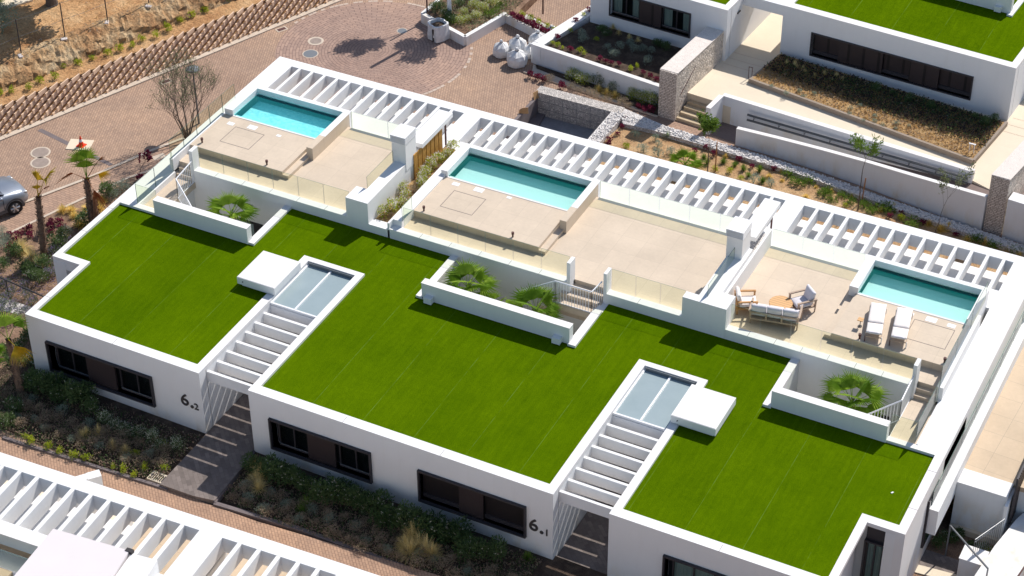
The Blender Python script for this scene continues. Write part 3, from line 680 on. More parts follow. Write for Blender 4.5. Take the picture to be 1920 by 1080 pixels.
each(par, 'parapet', 'coping', V)
joint = MB()
for x in (3.9,): joint.box(x, x+.012, 0, .33, 3.09, 3.103)
for y in (1.2, 5.2, 6.9): joint.box(-.001+(-1.28 if y > 3.4 else 0), (.24 if y < 3.4 else -1.05), y, y+.012, 3.09, 3.103)
for y in (4.6, 6.6): joint.box(32.15, 32.461, y, y+.012, 3.09, 3.103)
for x in (13.5, 17.3, 27.4): joint.box(x, x+.012, 0, .33, 3.09, 3.103)
joint.build('coping_joint', 'darkkerb', V)
tf = MB()
for x0, x1, y0, y1 in ((.24, 7.3, .33, 3.68), (-1.05, 7.3, 3.68, 7.4), (5.18, 7.3, 7.4, 10.15), (7.3, 9.95, 7.64, 10.15), (9.95, 12.3, .33, 10.15), (12.3, 18.87, .33, 7.4), (18.87, 21.22, .33, 10.15),
                       (21.22, 23.85, 7.64, 10.15), (23.85, 26.03, .33, 10.15), (26.03, 30.9, .33, 7.4), (30.9, 32.15, 3.68, 7.4)):
    tf.add([(x0, y0, 3.0), (x1, y0, 3.0), (x1, y1, 3.0), (x0, y1, 3.0)], [(0, 1, 2, 3)])
tf.build('turf_roof', 'turf', V)
# recess at the east corner: dark panel and tall window
rc = MB(); rc.box(31.18, 31.82, 3.5, 3.66, 2.25, 2.94); rc.build('fascia', 'darkframe', V)
window(V, 31.22, 31.8, -.4, 2.2, 3.36, layout=[('s', 0, 1)], proud=-.02, depth=.28, closed=True)
for (a, b, c, d), cl in zip(ops, (0, 0, 2, 1)):
    window(V, a, b, c, d, 0, layout=[('b', 0, .37), ('p', .37, .60), ('b', .60, 1.)] if cl == 2 else [('s', .04, .36), ('p', .36, .64), ('s', .66, 1.)], closed=(cl == 1), cur=(cl == 1))
# east facade window
ew = MB(); 
for a in (('darkframe', (32.44, 32.54, 5.95, 7.15, .2, 2.35)),): ew.box(*a[1])
ew = ew.build('window', 'darkframe', V); q = MB(); q.add([(32.545, 6.0, .25), (32.545, 7.1, .25), (32.545, 7.1, 2.3), (32.545, 6.0, 2.3)], [(0, 1, 2, 3)]); q.build('pane', 'carglass', ew)
# entrance passages: fins and skylights
for (xa, xb) in ((7.62, 9.67), (21.54, 23.56)):
    for i in range(7):
        f = MB(); y0 = .48+.62*i; f.box(xa-.01, xb+.01, y0, y0+.11, 2.37, 2.82); f.build('beam', 'white', V)
    f = MB(); f.box(xa, xb, 4.71, 4.78, 2.88, 2.97); f.box(xa, xa+.06, 4.78, 7.4, 2.88, 2.97); f.box(xb-.06, xb, 4.78, 7.4, 2.88, 2.97); f.box((xa+xb)/2-.035, (xa+xb)/2+.035, 4.78, 7.4, 2.9, 2.98)
    f.box(xa, xb, 4.70, 4.82, 2.37, 2.86)
    sk = f.build('skylight', 'whitemetal', V)
    for a, b in ((xa+.06, (xa+xb)/2-.035), ((xa+xb)/2+.035, xb-.06)):
        p_ = MB(); p_.box(a, b, 4.78, 7.4, 2.90, 2.93); p_.build('pane', 'skyglass', sk)
    p_ = MB(); p_.box(xa+.06, xb-.06, 7.34, 7.4, 2.94, 3.06); p_.build('louvre', 'greymetal', sk)
for x0, x1 in ((6.02, 7.66), (23.57, 25.22)):
    b = MB(); b.box(x0, x1, 4.98, 6.82, 3.14, 3.44); b.box(x0+.12, x1-.12, 5.1, 6.7, 2.95, 3.14); vb = b.build('roof_box', 'white', V)
    b = MB(); b.tube((x0+.25, 4.98, 3.3), (x0+.25, 4.94, 3.3), .02, n=8); b.build('spout', 'darkmetal', vb)
    b = MB(); b.box(x0+.02, x1-.02, 5.0, 6.8, 3.44, 3.452); b.build('lid', 'coping', vb)
label_text('6', 6.66, -.012, 1.34, .74, V, font_w=.008); label_text('.', 7.06, -.012, 1.33, .8, V, font_w=.02); label_text('2', 7.23, -.012, 1.30, .40, V, font_w=.004)
label_text('6', 20.64, -.012, 1.17, .74, V, font_w=.008); label_text('.', 21.04, -.012, 1.16, .8, V, font_w=.02); label_text('1', 21.22, -.012, 1.13, .40, V, font_w=.004)
# plinth drip gravel at the foot
pg = MB(); pg.box(-.1, 7.6, -.22, -.001, -.4, .40); pg.box(9.68, 21.5, -.22, -.001, -.4, .2); pg.build('gravel_strip', 'pebble', V) if False else None
# ---- terrace storey
TW = MB()
TW.box(.63, 7.7, 10.15, 10.46, 2.0, 3.43); TW.box(9.6, 17.14, 10.15, 10.46, 2.0, 3.43); TW.box(18.76, 21.75, 10.15, 10.46, 2.0, 3.43); TW.box(23.46, 30.38, 10.15, 10.46, 2.0, 3.43)
TW.box(7.7, 8.16, 10.15, 11.0, 2.0, 4.33); TW.box(8.16, 8.68, 10.15, 15.7, 2.0, 4.329)
TW.box(21.75, 22.24, 10.15, 10.52, 2.0, 4.33); TW.box(22.24, 22.95, 10.15, 13.95, 2.0, 4.329); TW.box(22.95, 23.45, 10.15, 11.03, 2.0, 4.33)
TW.box(22.95, 23.04, 11.03, 15.74, 2.0, 4.12); TW.box(22.3, 22.95, 13.95, 15.74, 2.0, 3.9)
for x0, x1 in ((.47, .63), (17.14, 17.28), (18.63, 18.76), (30.38, 30.52)): TW.box(x0, x1, 10.151, 10.58, .3, 4.33)
TW.box(8.68, 9.6, 10.15, 10.56, 2.0, 3.37); TW.box(9.52, 9.98, 10.46, 15.95, 2.0, 3.7); TW.box(9.52, 9.6, 10.15, 10.46, 2.0, 3.7)
TW.box(-1.28, -.38, 7.65, 19.12, -1, 3.099); TW.box(31.5, 32.46, 7.65, 19.12, -1, 3.099)
TW.box(-.52, -.38, 10.15, 13.95, 3.0, 3.66); TW.box(31.3, 31.5, 10.2, 14.7, 3.0, 3.66); TW.box(31.42, 31.5, 7.65, 10.2, 2.8, 3.12); TW.box(-.38, -.30, 7.65, 10.15, 2.8, 3.10)
each(TW, 'terrace_wall', 'white', V)
cj = MB()
for x in [1.6+1.27*i for i in range(5)]+[10.9+1.27*i for i in range(5)]+[20.0]+[24.3+1.0*i for i in range(6)]: cj.box(x, x+.012, 10.149, 10.45, 3.42, 3.433)
cj.build('coping_joint', 'darkkerb', V)
DK = MB()
DK.box(.63, 4.17, 10.46, 13.98, 2.0, 3.33); DK.box(4.17, 8.16, 10.46, 15.76, 2.0, 3.33)
DK.box(9.98, 15.47, 10.46, 13.98, 2.0, 3.33); DK.box(15.47, 17.28, 10.46, 15.76, 2.0, 3.33); DK.box(17.28, 18.63, 10.56, 15.76, 2.0, 3.33); DK.box(18.63, 22.24, 10.46, 15.76, 2.0, 3.33)
DK.box(23.04, 27.0, 10.46, 15.76, 2.0, 3.33); DK.box(27.0, 30.52, 10.46, 13.98, 2.0, 3.33); DK.box(30.52, 31.3, 10.58, 11.42, 2.0, 3.33); DK.box(-.38, .63, 10.58, 11.41, 2.0, 3.33)
DK.box(-.38, 4.0, 11.41, 13.98, 2.2, 3.63); DK.box(4.0, 4.27, 11.41, 13.2, 3.2, 3.48)
DK.box(9.98, 15.36, 11.41, 13.98, 2.2, 3.63); DK.box(15.36, 15.63, 11.41, 13.2, 3.2, 3.48)
DK.box(27.0, 31.3, 11.42, 13.98, 2.2, 3.63); DK.box(26.74, 27.0, 11.42, 13.98, 3.2, 3.48)
each(DK, 'terrace_deck', 'deck', V)
PWm = MB()
for x in (4.17, 15.47): PWm.box(x, x+.285, 13.0, 15.90, 3.1, 3.90)
each(PWm, 'pool_side_wall', 'deck', V)
# stairs: risers and landings
ST = MB()
ST.box(17.28, 18.63, 10.27, 10.56, 2.0, 3.16); ST.box(16.95, 18.63, 9.98, 10.27, 2.0, 2.99); ST.box(16.95, 18.3, 9.55, 9.98, 2.55, 2.82); ST.box(18.3, 18.55, 9.55, 10.15, 2.4, 2.82)
ST.box(16.2, 16.95, 9.55, 10.14, 2.1, 2.5)
ST.box(30.52, 31.3, 10.4, 10.58, 2.0, 3.16); ST.box(30.52, 31.3, 10.2, 10.4, 2.0, 2.99); ST.box(30.43, 31.42, 7.9, 10.2, 2.6, 2.85)
ST.box(-.30, .47, 10.4, 10.58, 2.0, 3.16); ST.box(-.30, .47, 10.2, 10.4, 2.0, 2.99); ST.box(-.30, .62, 7.9, 10.2, 2.6, 2.85)
each(ST, 'step', 'deck', V)
def railing(pts, z0s, z1s, name='railing'):
    r = MB()
    for i in range(len(pts)-1):
        a, b = Vector(pts[i]), Vector(pts[i+1]); n = max(2, int((b-a).length/.11))
        r.tube((*a, z1s[i]), (*b, z1s[i+1]), .028, n=6); r.tube((*a, z0s[i]), (*b, z0s[i+1]), .02, n=6)
        for j in range(n+1):
            t = j/n; p = a+(b-a)*t; r.tube((p.x, p.y, z0s[i]+(z0s[i+1]-z0s[i])*t), (p.x, p.y, z1s[i]+(z1s[i+1]-z1s[i])*t), .012, n=4, cap=False)
    return r.build(name, 'whitemetal', V)
railing([(18.55, 10.2), (18.42, 9.58), (16.95, 9.58), (15.3, 9.58)], [2.9, 2.84, 2.84, 1.7], [3.9, 3.8, 3.8, 2.7])
railing([(30.44, 10.1), (30.44, 8.85), (28.8, 7.72)], [2.9, 2.87, 2.0], [3.9, 3.75, 2.9])
railing([(.60, 10.1), (.62, 8.95), (2.6, 7.75)], [2.9, 2.87, 1.9], [3.9, 3.75, 2.8])
# courtyards
CO = MB()
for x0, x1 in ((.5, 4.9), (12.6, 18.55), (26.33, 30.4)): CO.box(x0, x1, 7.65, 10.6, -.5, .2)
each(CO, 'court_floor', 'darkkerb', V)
CW = MB()
CW.box(.64, 4.95, 7.35, 7.65, 3.03, 3.75); CW.box(12.56, 18.6, 7.35, 7.65, 3.03, 3.75); CW.box(26.3, 30.45, 7.35, 7.65, 3.03, 3.75)
for x in (12.75, 18.0): CW.box(x, x+.32, 7.12, 7.35, 3.05, 3.3)
each(CW, 'court_parapet', 'white', V)
CW = MB()
for x0, x1 in ((.64, 4.95), (12.56, 18.6), (26.3, 30.45)): CW.box(x0-.01, x1+.01, 7.34, 7.66, 3.75, 3.765)
each(CW, 'parapet_coping', 'coping', V)
CB = MB()
CB.box(.5, 4.9, 10.15, 10.5, .2, 2.0); CB.box(12.6, 17.2, 10.15, 10.5, .2, 2.0); CB.box(26.33, 30.4, 10.15, 10.5, .2, 2.0); CB.box(17.2, 18.55, 10.15, 10.5, .2, 2.0)
each(CB, 'court_wall', 'white', V)
for x0 in (27.9, 2.4):
    q = MB(); q.box(x0, x0+1.9, 10.1, 10.16, .3, 1.75); w = q.build('garden_window', 'darkframe', V); q = MB(); q.add([(x0+.08, 10.09, .4), (x0+.9, 10.09, .4), (x0+.9, 10.09, 1.68), (x0+.08, 10.09, 1.68)], [(0, 1, 2, 3)]); q.build('pane', 'skyglass', w)
# pools
def pool(x0, x1, rimL, rimR, wm, tm, rimRmat='white'):
    y0, y1, zt = 13.98, 15.88, 3.905
    r = MB(); r.box(rimL, rimR, y1, y1+.22, 2.4, zt); r.box(rimL, x0, y0, y1, 2.4, zt)
    r.box(x1, rimR, y0, y1, 3.4 if rimR < 30 else 2.4, zt)
    if rimR < 30: r.v = r.v[:-8]+[(a_, b_, max(c_, 3.895)) for a_, b_, c_ in r.v[-8:]]
    r.build('pool_rim', 'white', V)
    b = MB(); zb = 3.28
    b.add([(x0, y0, zb), (x1, y0, zb), (x1, y1, zb), (x0, y1, zb), (x0, y0, 3.62), (x1, y0, 3.62), (x1, y1, 3.62), (x0, y1, 3.62)], [(0, 1, 2, 3), (4, 5, 1, 0), (6, 7, 3, 2), (7, 4, 0, 3), (5, 6, 2, 1)])
    b.box(x0, x1, y0+.02, y0+.22, zb, 3.56)
    pb = b.build('pool_basin', tm, V)
    l = MB(); l.box(x0, x1, y0-.02, y0+.06, 3.4, 3.645); l.build('pool_lip', 'coping', V)
    w = MB(); w.add([(x0, y0+.06, 3.66), (x1, y0+.06, 3.66), (x1, y1, 3.66), (x0, y1, 3.66)], [(0, 1, 2, 3)]); w.build('water', wm, V)
pool(.02, 4.17, -.38, 4.462, 'water1', 'caustictile'); pool(10.08, 15.47, 9.80, 15.762, 'water', 'pooltile'); pool(27.08, 31.14, 26.74, 31.36, 'water', 'pooltile')
# details on the platforms: hatch outlines, skimmer lids, spots
for x0, y0, x1, y1 in ((.55, 12.15, 1.95, 13.35), (10.75, 12.1, 12.15, 13.3), (29.4, 12.3, 30.9, 13.5)):
    h = MB(); t = .02; z0, z1 = 3.6, 3.634
    h.box(x0, x1, y0, y0+t, z0, z1); h.box(x0, x1, y1-t, y1, z0, z1); h.box(x0, x0+t, y0+t, y1-t, z0, z1); h.box(x1-t, x1, y0+t, y1-t, z0, z1); h.build('hatch', 'darkkerb', V)
for x, y, s in ((.25, 13.45, .15), (1.2, 13.6, .2), (2.5, 13.55, .10), (10.6, 13.7, .15), (11.6, 13.75, .2), (12.9, 13.8, .1), (29.2, 13.72, .1), (29.95, 13.72, .2), (30.7, 13.7, .15)):
    h = MB(); h.box(x-s, x+s, y-s*.7, y+s*.7, 3.6, 3.636); h.build('skimmer_lid', 'cap', V)
for x, y in ((-.02, 11.75), (3.2, 11.55), (10.35, 11.55), (14.2, 11.55), (28.0, 11.55), (31.1, 11.6)):
    h = MB(); h.tube((x, y, 3.63), (x, y, 3.76), .035, n=10); h.tube((x, y, 3.76), (x, y, 3.85), .055, n=12); h.build('bollard_lamp', 'rust', V)
for x, y, z in ((26.6, 12.9, 3.33),):
    h = MB(); h.box(x, x+.32, y, y+.3, z-.02, z+.004); h.build('floor_box', 'darkmetal', V)
for x, y, w_ in ((3.9, 14.9, .5),): pass
# drain channel and back guard
gt = MB(); gt.box(4.6, 8.16, 15.60, 15.76, 3.2, 3.335); gt.box(15.86, 22.24, 15.60, 15.76, 3.2, 3.335); gt.box(23.05, 26.74, 15.60, 15.76, 3.2, 3.335); each(gt, 'drain_channel', 'greymetal', V)
G = thing  # (alias kept short)
panes(V, 'glass_guard', (4.6, 15.78), (8.1, 15.78), 3.2, 4.12, 2); panes(V, 'glass_guard', (15.87, 15.78), (22.2, 15.78), 3.2, 4.12, 5); panes(V, 'glass_guard', (23.06, 15.78), (26.72, 15.78), 3.2, 4.12, 3)
panes(V, 'glass_guard', (.66, 10.5), (7.66, 10.5), 3.43, 4.36, 6); panes(V, 'glass_guard', (10.05, 10.5), (17.1, 10.5), 3.43, 4.36, 6)
panes(V, 'glass_guard', (18.8, 10.5), (21.73, 10.5), 3.43, 4.36, 3); panes(V, 'glass_guard', (23.5, 10.5), (30.34, 10.5), 3.43, 4.36, 6)
panes(V, 'glass_guard', (9.98, 10.5), (9.98, 11.3), 3.7, 4.36, 1); panes(V, 'glass_guard', (8.15, 11.05), (8.15, 13.1), 4.33, 4.85, 1); panes(V, 'glass_guard', (22.55, 10.55), (22.55, 13.1), 4.33, 4.85, 1)
panes(V, 'glass_guard', (31.36, 7.75), (31.36, 10.15), 3.1, 4.04, 1); panes(V, 'glass_guard', (31.36, 10.2), (31.36, 15.6), 3.66, 4.55, 3); panes(V, 'glass_guard', (30.46, 7.7), (31.36, 7.7), 3.1, 4.04, 1)
panes(V, 'glass_guard', (-.37, 7.64), (-.37, 10.15), 3.1, 4.04, 2); panes(V, 'glass_guard', (-.37, 7.62), (.62, 7.62), 3.1, 4.04, 1); panes(V, 'glass_guard', (-.45, 10.15), (-.45, 14.9), 3.66, 4.55, 5)
# back slab, pergola frames
SL = MB()
SL.box(-.38, 31.5, 15.98, 17.15, 2.56, 3.1); SL.box(4.6, 8.07, 15.80, 15.98, 2.56, 3.1); SL.box(15.88, 26.74, 15.80, 15.98, 2.56, 3.1)
SL.box(-1.28, 32.46, 19.12, 19.6, 2.56, 3.1); SL.box(-1.28, -.5, 17.15, 19.12, 2.561, 3.101); SL.box(8.07, 8.86, 17.15, 19.12, 2.561, 3.101); SL.box(22.37, 23.14, 17.15, 19.12, 2.561, 3.101); SL.box(31.75, 32.3, 17.15, 19.12, 2.561, 3.101)
each(SL, 'pergola_frame', 'white', V)
xs = [-.02+.6225*i for i in range(13)]+[9.36+.62*i for i in range(21)]+[23.63+.62*i for i in range(13)]
for x in xs:
    f = MB(); f.box(x, x+.125, 17.14, 19.13, 2.57, 3.095); f.build('fin', 'white', V)
LS = MB(); LS.box(1.95, 32.4, 16.2, 19.6, 1.9, 2.05); LS.box(1.95, 32.4, 15.7, 17.2, -1, 1.9); LS.box(-1.1, 1.95, 15.76, 16.9, -1, 2.55); each(LS, 'lower_slab', 'white', V)
for x in (3.2, 9.0, 15.2, 22.7, 31.9):
    q = MB(); q.box(x, x+.25, 18.9, 19.15, -1, 1.9); q.build('column', 'white', V)
# planter between terraces
pl = MB(); pl.box(8.68, 9.52, 10.56, 16.3, 2.0, 3.28); pl.build('planter_soil', 'bark', V)
tb = MB()
for i in range(7): tb.box(8.70, 8.74, 13.72+i*.34, 13.72+i*.34+.27, 3.2, 4.42)
tb.build('timber_screen', 'timber', V)
q = MB(); q.box(23.06, 23.5, 13.6, 15.7, 2.6, 3.34) if False else q.box(22.4, 22.9, 13.98, 15.6, 3.9, 3.93); q.build('pebble_trough', 'pebble', V)
for x0 in (8.08, 22.2):
    b = MB(); b.box(x0, x0+.62, 13.15, 13.98, 4.0, 5.22); c = b.build('chimney', 'white', V)
    b = MB(); b.box(x0-.04, x0+.64, 13.11, 14.0, 5.52, 5.56)
    for i in range(6): b.box(x0-.04, x0+.64, 13.11, 14.0, 5.24+i*.048, 5.262+i*.048)
    b.box(x0+.05, x0+.55, 13.2, 13.9, 5.2, 5.52); b.build('cap', 'cap', c)
    b = MB(); b.box(x0+.08, x0+.72, 14.3, 16.85, 4.42, 4.62); b.build('canopy', 'white', V)
    b = MB(); b.box(x0+.5, x0+.56, 16.5, 16.56, 3.1, 4.42); b.build('post', 'rust', V)

# ------------------------------------------------------------------ lower villa in the near left corner
a2 = .0484
LT = Matrix.Translation((5.29, -6.99, 0)) @ Matrix.Rotation(a2, 4, 'Z')
LV = thing('lower_villa', 'white roof terrace villa with a long slatted pergola filling the bottom left corner', 'villa', (9, -10, 0))
b = MB(LT); b.box(-3.2, 18, 0.0, .52, 2.56, 3.2); b.box(6.85, 7.70, -2.2, 0, 2.561, 3.201); b.box(-3.2, 18, -2.6, -2.18, 2.56, 3.2)
b.build('pergola_frame', 'white', LV)
for x in [.54+.70*i for i in range(-4, 9)]+[8.26+.71*i for i in range(13)]:
    f = MB(LT); f.box(x, x+.15, -2.19, .01, 2.57, 3.195); f.build('fin', 'white', LV)
b = MB(LT); b.box(-3.2, 18, -7, -2.6, -1.0, 2.3); b.box(3.0, 6.6, -2.75, -1.2, .0, 1.9); b.box(-3.2, 4.3, -1.9, .35, 1.75, 1.9); b.box(-3.2, 3.3, .2, .34, .0, 1.75); b.box(6.9, 7.6, -2.6, .3, .1, 2.3); b.build('wall', 'white', LV)
b = MB(LT); b.box(-3.2, 1.9, -5.5, -3.44, 2.2, 2.5); b.build('terrace_deck', 'deck2', LV)
b = MB(LT); b.box(3.4, 18, -2.6, 2.0, .1, .30); b.build('porch_floor', 'deck2', LV)
b = MB(LT); b.box(-3.2, 3.38, -2.6, 1.9, .1, .29); b.build('porch_floor', 'landing', LV)
b = MB(LT)
for i in range(5): b.box(-2.6+1.35*i, -2.45+1.35*i, .0, 1.6, .29, 1.2)
each(b, 'partition', 'white', LV)
b = MB(LT); b.box(3.9, 4.35, -2.2, .3, .5, .66); b.build('planter_soil', 'dgreen', LV)
b = MB(LT); b.prism([(2.92, -2.32), (5.68, -2.18), (5.82, -3.3), (5.9, -4.8), (3.0, -4.6)], 3.5, 3.8); b.build('roof_cover', 'cover', LV)
b = MB(LT); b.prism([(5.75, -2.2), (6.65, -2.12), (7.0, -4.8), (5.95, -4.8)], 2.9, 3.72); b.build('side_roof', 'white', LV)
b = MB(LT); b.box(5.55, 5.8, -2.25, -2.1, 3.7, 3.82); b.build('floodlight', 'darkmetal', LV)
b = MB(LT); b.box(-1, 3.0, -2.75, -2.62, 3.19, 3.24); b.build('coping', 'coping', LV)
panes(LV, 'glass_guard', (LT @ Vector((-1.5, -3.4, 0))).xy, (LT @ Vector((2.7, -3.4, 0))).xy, 2.5, 3.3, 3)
w = MB(); w.wall((6.587, -5.376), (6.882, -5.022), .35, 0, 2.2); w.wall((6.082, -5.981), (6.751, -5.147), .3, 0, 2.19)
one(w, 'garden_wall', 'white', 'short white wall stub rising behind the long pergola beam at bottom left', 'wall')

# ------------------------------------------------------------------ rear houses
th = R(-3.6)
RT = Matrix.Translation((17.06, 32.72, .9)) @ Matrix.Rotation(th, 4, 'Z')
def loc2(T, x, y): v = T @ Vector((x, y, 0)); return (v.x, v.y)
RH = thing('rear_house', 'white flat house with green turf roof and one long brown shuttered window at top right', 'house', (22, 36, .9))
b = MB(RT); facade(b, 0, 10.82, 0, .4, -.2, 2.62, [(1.5, 9.0, .55, 1.62)]); b.box(0, 10.82, .45, 13, -.2, 2.5); b.box(10.82, 14, 4, 13, -.2, 2.62)
b.box(-2.1, 0, .0, .35, 2.1, 2.62)
b.build('wall', 'rearwhite', RH)
b = MB(RT); b.box(0, .30, .4, 13, 2.49, 2.62); b.box(10.5, 10.82, .4, 13, 2.49, 2.62); b.box(0, 10.82, -.003, .403, 2.62, 2.632); b.build('parapet', 'coping', RH)
b = MB(RT); b.add([(.3, .4, 2.54), (10.5, .4, 2.54), (10.5, 13, 2.54), (.3, 13, 2.54)], [(0, 1, 2, 3)]); b.build('turf_roof', 'turf', RH)
b = MB(RT); b.box(5.0, 9.0, 4.4, 4.7, 2.55, 3.35); b.box(8.9, 9.15, 4.2, 7, 2.5, 2.62); b.box(8.3, 8.6, 4.2, 4.4, 2.6, 2.85); b.build('court_parapet', 'white', RH)
window(RH, 1.5, 9.0, .55, 1.62, 0, T=RT, layout=[('b', 0, .17), ('p', .17, .45), ('b', .45, .62), ('p', .62, .80), ('b', .80, 1)], proud=.06)
b = MB(RT); b.box(-3.0, .0, .35, 2.2, 2.2, 2.6); b.build('porch_roof', 'white', RH)
LTm = Matrix.Translation((14.99, 31.2, .9)) @ Matrix.Rotation(th, 4, 'Z')
LH = thing('rear_house', 'white flat house with curtained window beside the pale stone wall at top centre', 'house', (11, 34, .9))
b = MB(LTm); facade(b, -6.96, 0, 0, .4, -.2, 2.62, [(-5.9, -1.85, .75, 1.9)]); b.box(-6.96, 0, .45, 12, -.2, 2.5); b.build('wall', 'rearwhite', LH)
b = MB(LTm); b.box(-.32, 0, .4, 12, 2.49, 2.62); b.box(-6.96, 0, -.003, .403, 2.62, 2.632); b.build('parapet', 'coping', LH)
b = MB(LTm); b.add([(-6.96, .4, 2.54), (-.32, .4, 2.54), (-.32, 12, 2.54), (-6.96, 12, 2.54)], [(0, 1, 2, 3)]); b.build('turf_roof', 'turf', LH)
window(LH, -5.9, -1.85, .75, 1.9, 0, T=LTm, proud=.06)
b = MB(LTm); b.box(-9.0, -6.96, .6, 12, 1.0, 1.12) if False else b.box(.02, .06, 1.0, 1.3, 1.95, 2.02); b.build('wall_lamp', 'darkmetal', LH)
# porch wall to the street at the far left of that house
# raised garden wall with coping, and its bed
NW = thing('garden_wall', 'long white L-shaped retaining wall holding the dark shaded flower bed', 'wall', (9, 28.4, 0))
b = MB(); b.wall((6.62, 28.62), (13.75, 27.78), .22, -.1, 1.0); b.wall((6.75, 28.5), (7.85, 33.4), .55, -.1, 1.0); b.build('wall', 'rearwhite', NW)
b = MB(); b.wall((6.62, 28.62), (13.75, 27.78), .24, 1.0, 1.012); b.wall((6.80, 28.74), (7.85, 33.4), .56, 1.0, 1.013); b.build('coping', 'coping', NW)
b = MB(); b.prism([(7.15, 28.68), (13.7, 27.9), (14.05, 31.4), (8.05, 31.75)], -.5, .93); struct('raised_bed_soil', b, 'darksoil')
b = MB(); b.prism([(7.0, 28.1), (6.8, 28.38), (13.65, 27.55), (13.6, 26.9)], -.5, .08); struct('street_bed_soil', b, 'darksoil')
b = MB(); b.wall((6.6, 27.6), (13.6, 26.85), .08, -.1, .07); b.prism([(7.0, 27.6), (6.7, 28.38), (13.65, 27.55), (13.6, 26.9)], -.5, .05); struct('bed_kerb', b, 'kerb')
# stone walls
b = MB(); b.prism([(13.60, 27.02), (14.42, 26.97), (14.86, 31.25), (14.05, 31.45)], -.1, 2.42)
sw = one(b, 'stone_wall', ['gabion2'], 'thick cream stone wall standing left of the entrance steps', 'stone wall', loc=(14.2, 27, 0))
b = MB(); b.prism([(13.595, 26.93), (14.425, 26.88), (14.43, 27.0), (13.60, 27.05)], -.1, 2.418); e = b.build('end_face', 'drystone', sw)
b = MB(); b.prism([(13.58, 27.0), (14.44, 26.96), (14.87, 31.25), (14.04, 31.46)], 2.42, 2.44); b.build('top_course', simple('pale_stone_top', (.74, .66, .60), .85, .08, 5, bmp=.03, fine=(26, .35)), sw)
b = MB(); b.tube((14.46, 27.35, 1.15), (14.58, 28.7, 1.95), .028, n=8)
for t in (.15, .85): b.tube((14.46+.12*t-.05, 27.35+1.35*t, 1.10+.8*t), (14.46+.12*t, 27.35+1.35*t, 1.15+.8*t), .015, n=6)
one(b, 'handrail', 'rust', 'thin brown handrail fixed on the cream stone wall over the steps', 'handrail', loc=(14.5, 28, 1))
b = MB(); b.prism([(29.0, 25.0), (29.75, 24.95), (30.35, 28.6), (29.6, 28.8)], -.1, 2.75)
sw2 = one(b, 'stone_wall', ['gabion2'], 'tall grey stone pillar wall at the right edge behind the ramp', 'stone wall', loc=(29.3, 25, 0))
b = MB(); b.prism([(28.995, 24.92), (29.755, 24.87), (29.76, 24.98), (29.0, 25.02)], -.1, 2.748); b.build('end_face', 'drystone', sw2)
b = MB(); b.prism([(28.98, 24.93), (29.77, 24.9), (30.37, 28.6), (29.58, 28.82)], 2.75, 2.77); b.build('top_course', 'pale_stone_top' if 'pale_stone_top' in M else bpy.data.materials['pale_stone_top'], sw2)
b = MB(); b.wall((29.85, 25.1), (34, 24.75), .6, -.1, 1.9); one(b, 'garden_wall', 'rearwhite', 'white wall with broad sunlit top right of the grey stone pillar', 'wall', loc=(31, 25, 0))
# entrance steps
SP = MB()
for i in range(6):
    t = i/6; ya, xa = 27.0+.26*i, 14.45+.06*i
    SP.prism([(xa, ya), (xa+1.32, ya-.12), (xa+1.42, ya+2.4-.26*i), (xa+.2, ya+2.5-.26*i)], -.2, .15*(i+1)-.001)
one(SP, 'entrance_steps', 'step', 'flight of beige stone steps between the cream stone wall and white wall', 'steps', loc=(15, 27, 0))
# ramp and its two walls
RW = thing('ramp_wall', 'tall white ramp wall with the double dark handrail on its face', 'wall', (22, 27, 0))
A0, A1 = (16.27, 27.87), (27.85, 26.95)
b = MB(); b.wall(A0, A1, .24, -.1, 1.36); b.wall((16.10, 26.55), (16.22, 27.75), .22, -.1, 1.361); b.build('wall', 'rearwhite', RW)
b = MB(); b.wall(A0, A1, .25, 1.361, 1.372); b.wall((16.10, 26.54), (16.22, 27.75), .23, 1.3615, 1.373); b.build('coping', 'coping', RW)
b = MB()
for zz, o in ((1.02, .30), (.76, .30)):
    b.tube((17.6, 27.87-.115*1-.36+.03, zz-.08), (27.7, 26.96-.36+.03, zz+.12), .05, n=8)
for i in range(9):
    x = 17.9+i*1.2; y = 27.87-(x-16.27)*.0795-.33; b.tube((x, y, .75+i*.022), (x, y+.22, .75+i*.022), .014, n=5); b.tube((x, y, .75+i*.022), (x, y, .98+i*.022), .012, n=5)
b.build('handrail', 'rail', RW)
rr = MB(); rr.prism([(16.3, 26.6), (17.5, 26.45), (17.5, 27.7), (16.3, 27.75)], -.5, .02)
_p = [(17.5, 26.45), (19.5, 26.35), (21.5, 26.17), (23.5, 25.9), (25.5, 25.55), (27.3, 25.25), (28.95, 25.0)]
for (a_, b_), u in zip(zip(_p, _p[1:]), range(6)): rr.prism([a_, b_, (b_[0], 27.72-(b_[0]-17.5)*.08), (a_[0], 27.72-(a_[0]-17.5)*.08)], -.5, [.02+.145*u, .02+.145*(u+1), .02+.145*(u+1), .02+.145*u])
struct('ramp', rr, simple('brown_ramp', (.20, .15, .135), .85, .1, 2, fine=(14, .2)))
RW2 = thing('ramp_wall', 'lower curved white ramp wall whose bright top rises toward the grey pillar', 'wall', (23, 25.8, 0))
pts = [(17.55, 26.38), (19.5, 26.3), (21.5, 26.12), (23.5, 25.85), (25.5, 25.5), (27.3, 25.2), (28.95, 24.95)]
zs = [.86, .95, 1.08, 1.24, 1.4, 1.55, 1.68]
b = MB(); c = MB()
for i in range(6):
    b.wall(pts[i], pts[i+1], .2, -.1, zs[i], -.1, zs[i+1]); c.wall(pts[i], pts[i+1], .21, zs[i]+.001, zs[i]+.012, zs[i+1]+.001, zs[i+1]+.012)
b.build('wall', 'rearwhite', RW2); c.build('coping', 'coping', RW2)
